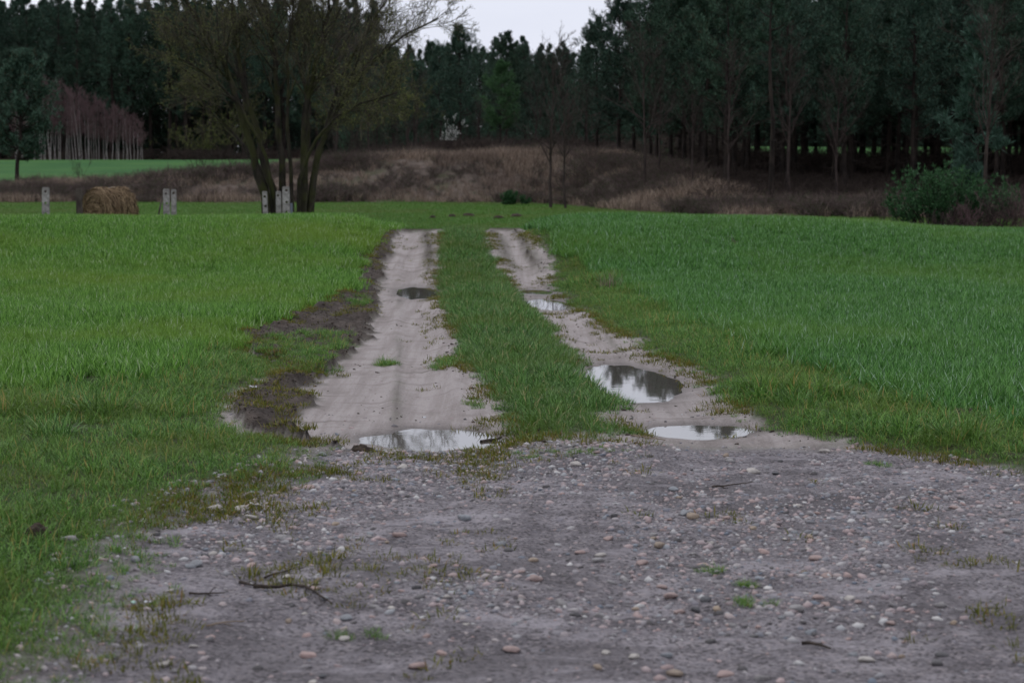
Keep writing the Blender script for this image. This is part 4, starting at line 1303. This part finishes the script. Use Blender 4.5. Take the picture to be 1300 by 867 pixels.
# wood behind the birch thicket
LAB_A = "tall dark pine in the wood behind the white-stemmed birch thicket"
GA = "pines of the wood behind the birches"
for row, (yd, step) in enumerate([(174, 2.4), (179, 2.5)]):
    x = -52.0 + row * 1.3
    while x < -15.0:
        add_tree("pine_tree", PINES[int(rng.integers(0, 6))], x + rng.normal(0, 0.5), yd + rng.normal(0, 1.2), rng.uniform(1.06, 1.24) * np.interp(x, [-50, -30, -9], [1.03, 1.02, 0.98]), LAB_A, "pine tree", GA, rng=rng)
        x += step * rng.uniform(0.75, 1.3)

# pines on top of the bank, behind the track's end
LAB_B = "dark pine standing on the plateau above the bramble bank behind the track's end"
GB = "pines on the plateau above the bank"
for px, yd, top in [(455, 128, 70), (478, 120, 96), (500, 135, 60), (527, 118, 80), (548, 125, 58), (583, 112, 38), (560, 122, 62), (607, 130, 70), (645, 120, 46), (665, 133, 62), (668, 205, 62), (683, 200, 66), (697, 206, 60), (712, 202, 66), (726, 204, 72)]:
    x = col_x(px, yd); gz = float(h_smooth(x, yd)); H = at(px, top, yd)[2] - gz
    lab, grp = LAB_B, GB
    if px == 583: lab, grp = "tallest thick-trunked pine above the bank, beside the white blossom bush", None
    elif px == 645: lab, grp = "dark pine directly behind the brighter young pine above the bank", None
    elif px == 455: lab, grp = "dark pine above the bank, half hidden by the big tree's twigs", None
    elif yd > 190: lab, grp = "distant pine seen in the gap behind the two slim bare trees", "distant pines in the gap"
    if H > 9.8: s, me = H / 13.0, PINES[int(rng.choice([0, 2]))]
    else: s, me = H / 8.5, PINE_LOW[int(rng.integers(0, 3))]
    add_tree("pine_tree", me, x, yd, s, lab, "pine tree", grp, rng=rng)
x = col_x(635, 104); H = at(635, 80, 104)[2] - float(h_smooth(x, 104))
add_tree("pine_tree", PINE_FRESH, x, 104, H / 7.2, "young pine with brighter green needles among the dark pines above the bank", "pine tree", None, rng=rng)
# lone pine on the far green field
x = col_x(24, 91); H = at(24, 72, 91)[2] - float(h_smooth(x, 91))
add_tree("pine_tree", PINE_ROUND, x, 91, H / 5.6, "lone round-crowned pine standing on the far green field beside the birch thicket", "pine tree", None, rng=rng, sx=H / 5.6 * 1.08)

# the dark stand beside the bluish cereal
LAB_C = "dark pine in the dense stand behind the evergreen bush and brush heap"
GC = "pines of the dense dark stand"
front = [(783, 93, -4), (760, 97, 30), (803, 98, 8), (742, 104, 72), (836, 84, -8), (868, 80, -22), (893, 77, -30), (850, 90, -12), (822, 92, 22)]
for px, yd, top in front:
    x = col_x(px, yd); H = at(px, top, yd)[2] - float(h_smooth(x, yd))
    me = PINE_STAND[int(rng.integers(0, 5))] if H > 8.3 else PINE_LOW[int(rng.integers(0, 3))]
    lab = {783: "tall pine at the stand's corner bordering the gap of sky", 742: "lowest outermost pine of the stand beside the gap of sky", 760: "pine between the lowest outermost one and the tall corner pine", 822: "shorter pine in the notch of the stand's skyline"}.get(px)
    add_tree("pine_tree", me, x, yd, H / (9.6 if H > 8.3 else 8.5), lab or LAB_C, "pine tree", None if lab else GC, rng=rng)
for row, yd in enumerate([73, 76.5, 80, 84, 88.5, 93]):
    x = col_x(905, yd) + (row % 2) * 0.9
    while x < 0.265 * yd + 0.8:
        add_tree("pine_tree", PINE_STAND[int(rng.integers(0, 5))], x + rng.normal(0, 0.35), yd + rng.normal(0, 0.7), rng.uniform(0.93, 1.05) * (228.0 / FPX * yd + 1.4) / 9.6, LAB_C, "pine tree", GC, rng=rng)
        x += rng.uniform(1.9, 2.9)
add_tree("pine_tree", PINE_DEAD, col_x(978, 66), 66, 0.9, "slender pine with bare dead branches down its stem at the stand's edge", "pine tree", None, rng=rng)
add_tree("pine_tree", PINE_BLUE, col_x(1240, 62), 62, 1.18, "young blue-green pine at the stand's edge behind the brush heap", "pine tree", None, rng=rng)

# the woods that close off the view (not told apart)
wood_protos = []
for tme, cme in PINES[:3] + PINE_EDGE + PINE_STAND[:2]:
    nv = len(tme.vertices); parts = []
    for me_, mi_ in ((tme, 0), (cme, 1)):
        co = np.zeros(len(me_.vertices) * 3, np.float32); me_.vertices.foreach_get("co", co)
        ix = np.zeros(len(me_.loops), np.int32); me_.loops.foreach_get("vertex_index", ix)
        parts.append((co.reshape(-1, 3), ix.reshape(-1, 4), mi_))
    wood_protos.append(mk_mesh("wood_pine", parts, [M_PINEBARK, M_NEEDLE], smooth=False))
Xs, Ys, Ss, Ks = [], [], [], []


def wood(x0, x1, y0, y1, step, s0, s1, kinds, cond=None):
    X, Y = even_points(x0, x1, y0, y1, step, rng)
    k = np.ones(len(X), bool) if cond is None else cond(X, Y)
    n = int(k.sum())
    Xs.append(X[k]); Ys.append(Y[k]); Ss.append(rng.uniform(s0, s1, n)); Ks.append(rng.choice(kinds, n))


wood(-75, -15, 184, 200, 2.8, 1.04, 1.2, [0, 1, 2])
wood(-80, 80, 206, 216, 2.8, 0.8, 1.1, [3, 4])
wood(-70, -6, 184, 190, 1.9, 0.55, 0.85, [3, 4])
wood(-16, 2, 190, 206, 3.2, 0.78, 0.88, [0, 1, 2])
wood(-12, 6, 130, 160, 4.5, 0.5, 0.75, [3, 4])
wood(1, 18, 200, 214, 3.0, 0.74, 0.82, [0, 1, 2])
wood(18, 75, 192, 206, 3.4, 0.85, 1.05, [0, 1, 2])
wood(4, 75, 182, 192, 2.0, 0.7, 1.0, [3, 4])
wood(20, 45, 68, 100, 2.8, 0.9, 1.1, [5, 6], lambda X, Y: X > 0.265 * Y + 1.6)
wood(6, 40, 96, 106, 1.9, 0.95, 1.15, [5, 6], lambda X, Y: X > col_x(860, Y))
wood(-80, -52, 172, 184, 3.0, 0.9, 1.1, [0, 1, 2])
Xw, Yw, Sw, Kw = map(np.concatenate, (Xs, Ys, Ss, Ks))
scatter("forest", np.stack([Xw, Yw, h_smooth(Xw, Yw) - np.where((Kw == 3) | (Kw == 4), 0.7, 0.1)], 1), rng.uniform(0, 6.28, len(Xw)), np.zeros((len(Xw), 2)), np.repeat(Sw[:, None], 3, 1), Kw, wood_protos, "far dark pine woods closing off the view behind the front trees", "forest")


# ---- bare trees
def bare_meshes(seed, H, r0, wood_mat, twig_mat, n1=16, n2=7, n3=5, ratio1=0.42, ang=38, up=0.25, lo=0.25, stems=None, twig_r=0.004, wobble=0.10, sides=7, rr1=0.55, thin_limbs=False):
    r = np.random.default_rng(seed)
    if stems is None:
        K = 12; t = np.linspace(0, 1, K)
        wob = np.cumsum(r.normal(0, 0.025 * H / 6, (K, 2)), 0)
        P = np.stack([wob[:, 0], wob[:, 1], t * H - 0.1], 1)[None]
        R = (r0 * (1 - 0.93 * t))[None]
    else:
        P, R = stems
    c1, r1 = grow(P, R, n1, lo, 0.98, ratio1, ang, up, wobble, rr1, 7, r)
    c2, r2 = grow(c1, r1, n2, 0.2, 1.0, 0.45, ang, up * 0.7, wobble * 1.2, 0.6, 5, r)
    c3, r3 = grow(c2, r2, n3, 0.15, 1.0, 0.5, ang * 0.9, up * 0.6, wobble * 1.3, 0.7, 4, r)
    woodp = [tubes(P, R, sides)] + ([] if thin_limbs else [tubes(c1, np.maximum(r1, twig_r * 1.3), 5)])
    twp = ([tubes(c1, np.maximum(r1, twig_r), 4)] if thin_limbs else []) + [tubes(c2, np.maximum(r2, twig_r), 3), tubes(c3, np.maximum(r3, twig_r * 0.75), 3)]
    return woodp, twp, (P, R, c1, r1, c2, r2, c3, r3)


def bare_tree_meshes(*a, **k):
    w, t, _ = bare_meshes(*a, **k)
    return mk_mesh("trunk", w, [a[3]]), mk_mesh("crown", t, [a[4]], smooth=False)


# birch thicket
BIRCH = [bare_tree_meshes(500 + i, 6.2, 0.034, M_BIRCH, M_TWIG_RED, n1=30, n2=7, n3=4, ratio1=0.24, ang=34, up=0.28, lo=0.30, twig_r=0.0065, wobble=0.10, rr1=0.4, thin_limbs=True, sides=5) for i in range(4)]
rng = np.random.default_rng(304)
for k in range(52):
    px = 22 + 164 * (k + rng.uniform(-0.9, 0.9)) / 52; yd = rng.uniform(156, 168)
    top = np.interp(px, [20, 70, 110, 150, 175, 190], [116, 106, 118, 136, 150, 168]) + rng.uniform(-6, 14)
    x = col_x(px, yd); H = at(px, top, yd)[2] - float(h_smooth(x, yd))
    add_tree("birch_tree", BIRCH[int(rng.integers(0, 4))], x, yd, H / 6.2, "slim white-stemmed bare birch in the thicket before the dark wood", "birch tree", "birches of the thicket", rng=rng, sx=max(0.8, H / 6.2), lean=rng.normal(0, 0.05))

# two slim bare trees at the foot of the bank, and others along the woods
BARE = [bare_tree_meshes(520 + i, 5.6, 0.066, M_TWIG, M_TWIG, n1=22, n2=7, n3=4, ratio1=0.40, ang=40, up=0.22, lo=0.28, twig_r=0.0045) for i in range(4)]
for px, yd, top, lab in [(699.5, 71.5, 62, "slim bare tree with a single straight stem at the bank's foot, beside its forked twin"), (718, 70.5, 100, "slim bare forked tree at the bank's foot, beside its straight twin")]:
    x = col_x(px, yd); H = at(px, top, yd)[2] - hgt(x, yd)
    add_tree("bare_tree", BARE[0 if px < 705 else 1], x, yd, H / 5.6, lab, "bare tree", None, rng=rng)
GD = "bare trees along the edge of the stand"
for i, (px, yd, top) in enumerate([(818, 74, 48), (835, 76, 90), (1001, 70, 60), (1060, 69, 84), (925, 71, 70), (880, 73, 95)]):
    x = col_x(px, yd); H = at(px, top, yd)[2] - hgt(x, yd)
    lab = ["tall brown leafless tree before the stand's corner pine, on the dry slope", "shorter leafless tree close beside the tall one before the stand's corner", "leafless tree just behind the slender pine with dead branches", "leafless tree halfway between the slender dead-branched pine and the evergreen bush", "leafless tree in front of the stand where the dry slope ends", "low leafless tree before the pines midway along the dry slope"][i]
    add_tree("bare_tree", BARE[i % 4], x, yd, H / 5.6, lab, "bare tree", GD, rng=rng)
for i, (px, yd, top) in enumerate([(530, 108, 100), (470, 106, 60), (605, 100, 130), (430, 104, 40), (520, 150, 20), (490, 140, 10), (450, 135, 15), (680, 110, 95), (745, 92, 110)]):
    x = col_x(px, yd); H = at(px, top, yd)[2] - hgt(x, yd)
    add_tree("bare_tree", BARE[i % 4], x, yd, H / 5.6, "brown leafless tree among the pines on the plateau above the bank", "bare tree", "bare trees on the plateau", rng=rng)
x, yd = col_x(1252, 60), 60
add_tree("bare_tree", BARE[2], x, yd, 1.15, "thin leafless tree growing out of the brush heap", "bare tree", None, rng=rng)

# the big many-stemmed tree by the posts
def big_tree():
    r = np.random.default_rng(77)
    yd, G_ = 54.0, 1.33
    base = at(372, 283, yd); bx = base[0]; gz = hgt(bx, yd) - 0.1
    def stem(pts, dy, r0, r1):
        W = [np.array(at(px, py, yd)) for px, py in pts]
        W[0][2] = gz
        W = np.array(W); W[:, 1] = yd + np.linspace(0.0, 1.0, len(W)) * dy * G_ + np.array([0] + list(r.normal(0, 0.08, len(W) - 1)))
        W = W - np.array([bx, yd, gz])
        t = np.linspace(0, 1, len(W)); tt = np.linspace(0, 1, 14)
        P = np.stack([np.interp(tt, t, W[:, i]) for i in range(3)], 1)
        for _ in range(2): P[1:-1] = (P[:-2] + 2 * P[1:-1] + P[2:]) / 4
        P[1:-1] += r.normal(0, 0.025, (12, 3))
        return P, np.linspace(r0, r1, 14) * G_
    S = [
        stem([(345, 284), (338, 262), (329, 215), (317, 165), (304, 120), (287, 75), (262, 35), (235, -5), (215, -45)], -0.8, 0.105, 0.02),
        stem([(352, 284), (347, 240), (332, 205), (322, 160), (306, 110), (298, 60), (292, 10), (285, -40)], 0.5, 0.09, 0.02),
        stem([(361, 284), (359, 235), (353, 180), (350, 130), (349, 85), (338, 40), (330, -5), (325, -50)], 0.9, 0.085, 0.02),
        stem([(384, 284), (385, 240), (386, 180), (391, 125), (398, 95), (412, 65), (419, 10), (424, -50)], -0.4, 0.095, 0.02),
        stem([(391, 284), (396, 230), (404, 195), (416, 160), (440, 110), (475, 70), (515, 40), (556, 22)], 0.3, 0.085, 0.014),
        stem([(388, 284), (388, 200), (389, 120), (378, 80), (364, 45), (372, 10), (380, -40)], 1.2, 0.06, 0.016),
        stem([(372, 284), (371, 240), (368, 180), (366, 110), (372, 60), (378, 5), (392, -50)], -1.0, 0.05, 0.014),
        stem([(377, 284), (380, 235), (396, 190), (425, 150), (470, 130), (510, 120)], -1.2, 0.05, 0.012),
        stem([(348, 284), (335, 225), (300, 175), (262, 140), (232, 120)], 1.0, 0.05, 0.012),
        stem([(386, 284), (400, 210), (420, 120), (446, 60), (478, 10), (505, -40)], 1.4, 0.06, 0.014),
        stem([(356, 284), (340, 190), (302, 120), (262, 90), (225, 72)], -1.3, 0.045, 0.012),
    ]
    P = np.stack([s[0] for s in S]); R = np.stack([s[1] for s in S])
    woodp, twp, (P, R, c1, r1, c2, r2, c3, r3) = bare_meshes(78, 6, 0.1, None, None, n1=20, n2=11, n3=6, ratio1=0.36, ang=40, up=0.16, lo=0.40, stems=(P, R), twig_r=0.0056, wobble=0.13, rr1=0.36)
    shoots_p = np.zeros((24, 5, 3)); a = r.uniform(0, 2 * math.pi, 24); L = r.uniform(0.5, 1.3, 24)
    for q in range(5):
        shoots_p[:, q] = np.stack([0.25 + np.cos(a) * (0.12 + 0.3 * L * q / 4), np.sin(a) * (0.1 + 0.3 * L * q / 4), L * q / 4 - 0.05], 1)
    twp.append(tubes(shoots_p, np.repeat(np.linspace(0.009, 0.004, 5)[None], 24, 0), 4))
    root = link("willow_tree", None, None, (bx, yd, gz))
    tag(root, "big leafless many-stemmed tree with mossy bark standing behind the concrete posts", "tree")
    link("trunk", mk_mesh("trunk", woodp, [M_WILLOW]), root)
    link("crown", mk_mesh("crown", twp, [M_WTWIG], smooth=False), root)
    C = np.concatenate([c3[:, 1], c3[:, 2], c3[:, 3], c2[:, 3], c2[:, 4]])
    C = C[r.uniform(size=len(C)) < 0.5 * (0.5 + vnoise(C[:, 0] * 1.1 + 9, C[:, 2] * 1.1, 33))]
    keep = C[:, 2] < 7.4 + r.normal(0, 0.8, len(C))
    C = C[keep]
    D = norm(r.normal(size=C.shape) + np.array([0, 0, 0.4]))
    link("leaf_buds", mk_mesh("leaf_buds", [tri_sprays(C, D, 2, 0.043, 0.016, 0.8, r)], [M_BUD], smooth=False), root)["kind"] = "stuff"


big_tree()


# ---- bushes
def twig_bush(name, px, py, depth, wid, hgt_, n, mat, label, cat, seed, blossom=None, bl_size=0.05, n2=7, n3=4, thick=0.012, spread=0.9):
    r = np.random.default_rng(seed)
    x = col_x(px, depth); gz = hgt(x, depth)
    K = 7; az = r.uniform(0, 2 * math.pi, n); st = r.uniform(-0.35, 0.35, (n, 2)) * wid
    L = hgt_ * r.uniform(0.6, 1.1, n); sp = r.uniform(0.1, spread, n)
    P = np.zeros((n, K, 3)); d = norm(np.stack([np.cos(az) * sp, np.sin(az) * sp, np.ones(n)], 1))
    P[:, 0, :2] = st; P[:, 0, 2] = -0.05
    for k in range(1, K):
        d = norm(d + r.normal(0, 0.13, (n, 3))); P[:, k] = P[:, k - 1] + d * (L / (K - 1))[:, None]
    R = np.repeat(np.linspace(thick, thick * 0.35, K)[None], n, 0)
    c2, r2 = grow(P, R, n2, 0.2, 1, 0.4, 38, 0.2, 0.14, 0.7, 5, r)
    c3, r3 = grow(c2, r2, n3, 0.2, 1, 0.5, 38, 0.15, 0.15, 0.7, 4, r)
    root = link(name, None, None, (x, depth, gz))
    tag(root, label, cat)
    link("stems", mk_mesh("stems", [tubes(P, R, 5), tubes(c2, np.maximum(r2, 0.004), 3), tubes(c3, np.maximum(r3, 0.0035), 3)], [mat]), root)["kind"] = "stuff"
    if blossom is not None:
        C = np.concatenate([c3[:, 1], c3[:, 2], c3[:, 3], c2[:, 4]])
        C = C[C[:, 2] > hgt_ * 0.45]
        D = norm(r.normal(size=C.shape))
        link("blossom", mk_mesh("blossom", [tri_sprays(C, D, 3, bl_size, bl_size * 0.7, 1.0, r)], [blossom], smooth=False), root)
    return root


M_BLOSSOM = leaf_material("pale_blossom", (0.38, 0.40, 0.36), (0.55, 0.56, 0.52), (0.70, 0.70, 0.67), rough=0.7, spec=0.1, trans=0.25)
M_GREENBUD = leaf_material("green_bud_haze", (0.05, 0.06, 0.02), (0.08, 0.092, 0.028), (0.12, 0.135, 0.04), rough=0.7, spec=0.1, trans=0.2)
twig_bush("blossom_bush", 568, 195, 96, 0.35, 1.75, 9, M_TWIG, "bush white with blossom among the dark pines above the bank", "bush", 11, M_BLOSSOM, 0.045, 6, 3, 0.012, 0.22)
for i, (px, d, w, h_) in enumerate([(470, 98, 1.5, 4.2), (505, 100, 1.5, 4.6), (438, 96, 1.3, 3.6), (300, 96, 1.5, 3.4), (265, 99, 1.4, 3.0)]):
    o = twig_bush("budding_bush", px, 195, d, w, h_, 14, M_TWIG, "tall bush in yellow green bud on the plateau above the bank", "bush", 20 + i, M_GREENBUD, 0.055, 8, 4)
    o["group"] = "budding bushes on the plateau"
for i, (px, d, w, h_) in enumerate([(1196, 48.6, 0.8, 0.62), (1226, 48.8, 0.9, 0.85), (1258, 49, 1.0, 1.1), (1292, 49, 1.0, 1.25), (1330, 49.5, 1.0, 1.3)]):
    o = twig_bush("brush_bush", px, 290, d, w * 1.3, h_, 34, M_TWIG_RED if i % 2 else M_TWIG, "tangled leafless brush heaped at the cereal's edge beside the evergreen bush", "brush", 40 + i, None, 0, 6, 4, 0.010, 1.6)
    o["group"] = "brush heaped at the cereal's edge"
for i, (px, d, h_) in enumerate([(1118, 54, 0.9), (1135, 53, 1.1), (105, 86.5, 1.6), (330, 85, 0.9), (575, 80, 0.9), (1085, 56, 0.7)]):
    labs = ["thin leafless shrub in dry grass beside the evergreen bush", "taller leafless shrub touching the evergreen bush", "sparse leafless shrub on the bank's rim behind the bale", "low leafless shrub on the bank behind the big tree", "leafless shrub with pale stems on the dark bramble bank", "small leafless shrub in dry grass before the pine stand"]
    twig_bush("bare_shrub", px, 280, d, 0.4, h_, 7, M_TWIG if i != 4 else M_PALESTICK, labs[i], "shrub", 60 + i, None, 0, 5, 3, 0.008, 0.9)


def needle_bush(px, depth, wid, hgt_, n, label, seed, mat):
    """upright bushy young conifer made of many rising leaders"""
    r = np.random.default_rng(seed)
    x = col_x(px, depth); gz = hgt(x, depth)
    K = 7; P = np.zeros((n, K, 3)); a = r.uniform(0, 2 * math.pi, n); q = np.sqrt(r.uniform(0, 1, n))
    P[:, 0, 0] = q * np.cos(a) * wid * 0.36; P[:, 0, 1] = q * np.sin(a) * wid * 0.3; P[:, 0, 2] = -0.05
    d = norm(np.stack([np.cos(a) * q * 1.0, np.sin(a) * q * 0.8, np.full(n, 0.8)], 1))
    L = hgt_ * r.uniform(0.65, 1.15, n) * (1.1 - 0.35 * q)
    for k in range(1, K):
        d = norm(d + r.normal(0, 0.1, (n, 3)) + np.array([0, 0, 0.10])); P[:, k] = P[:, k - 1] + d * (L / (K - 1))[:, None]
    R = np.repeat(np.linspace(0.014, 0.005, K)[None], n, 0)
    c2, r2 = grow(P, R, 9, 0.12, 0.95, 0.36, 42, 0.25, 0.12, 0.6, 4, r, 0.12)
    C = np.concatenate([c2[:, 1], c2[:, 2], c2[:, 3], P[:, 3], P[:, 4], P[:, 5], P[:, 6]])
    D = np.concatenate([c2[:, 1] - c2[:, 0], c2[:, 2] - c2[:, 1], c2[:, 3] - c2[:, 2], P[:, 3] - P[:, 2], P[:, 4] - P[:, 3], P[:, 5] - P[:, 4], P[:, 6] - P[:, 5]])
    root = link("evergreen_bush", None, None, (x, depth, gz))
    tag(root, label, "bush")
    link("stems", mk_mesh("stems", [tubes(P, R, 5), tubes(c2, r2, 3)], [M_PINEBARK]), root)["kind"] = "stuff"
    link("foliage", mk_mesh("foliage", [tri_sprays(C, norm(D), 8, 0.13, 0.022, 0.5, r)], [mat], smooth=False), root)


M_BUSH = leaf_material("evergreen_bush_needles", (0.02, 0.052, 0.022), (0.04, 0.098, 0.04), (0.075, 0.165, 0.07), rough=0.5, spec=0.1, trans=0.12)
needle_bush(1186, 50.0, 2.1, 1.62, 60, "spreading dark green evergreen bush at the cereal's edge behind the brush heap", 81, M_BUSH)
needle_bush(1262, 54.5, 0.9, 1.35, 14, "smaller evergreen bush growing out of the brush heap", 82, M_BUSH)
needle_bush(655, 75.5, 0.9, 0.55, 16, "small evergreen bush low on the bramble bank", 83, M_BUSH)

# thicket under the pines, shade painted into its twig colour (not told apart)
rng = np.random.default_rng(305)


def shade_tinted_copy(me):
    c = me.copy(); c.materials.clear(); c.materials.append(M_SHADETWIG)
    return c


X, Y = even_points(4, 34, 67, 106, 0.8, rng)
k = (X > col_x(870, Y)) & (X < 0.3 * Y + 2) & (rng.uniform(size=len(X)) < np.where(Y > 93, 0.95, 0.7))
X, Y = X[k], Y[k]
place("undergrowth_stand", X, Y, np.where(Y > 93, rng.uniform(2.2, 3.6, len(X)), rng.uniform(0.7, 1.4, len(X))), [shade_tinted_copy(q) for q in bram], "brown leafless undergrowth beneath the dense pine stand", "undergrowth", rng)
X, Y = even_points(-45, 16, 100, 178, 2.0, rng)
k = (X > -9 + 0 * Y) | (Y > 168)
X, Y = X[k], Y[k]
place("undergrowth_plateau", X, Y, rng.uniform(1.2, 2.6, len(X)), [shade_tinted_copy(q) for q in bram], "brown leafless undergrowth beneath the pines above the bank", "undergrowth", rng)
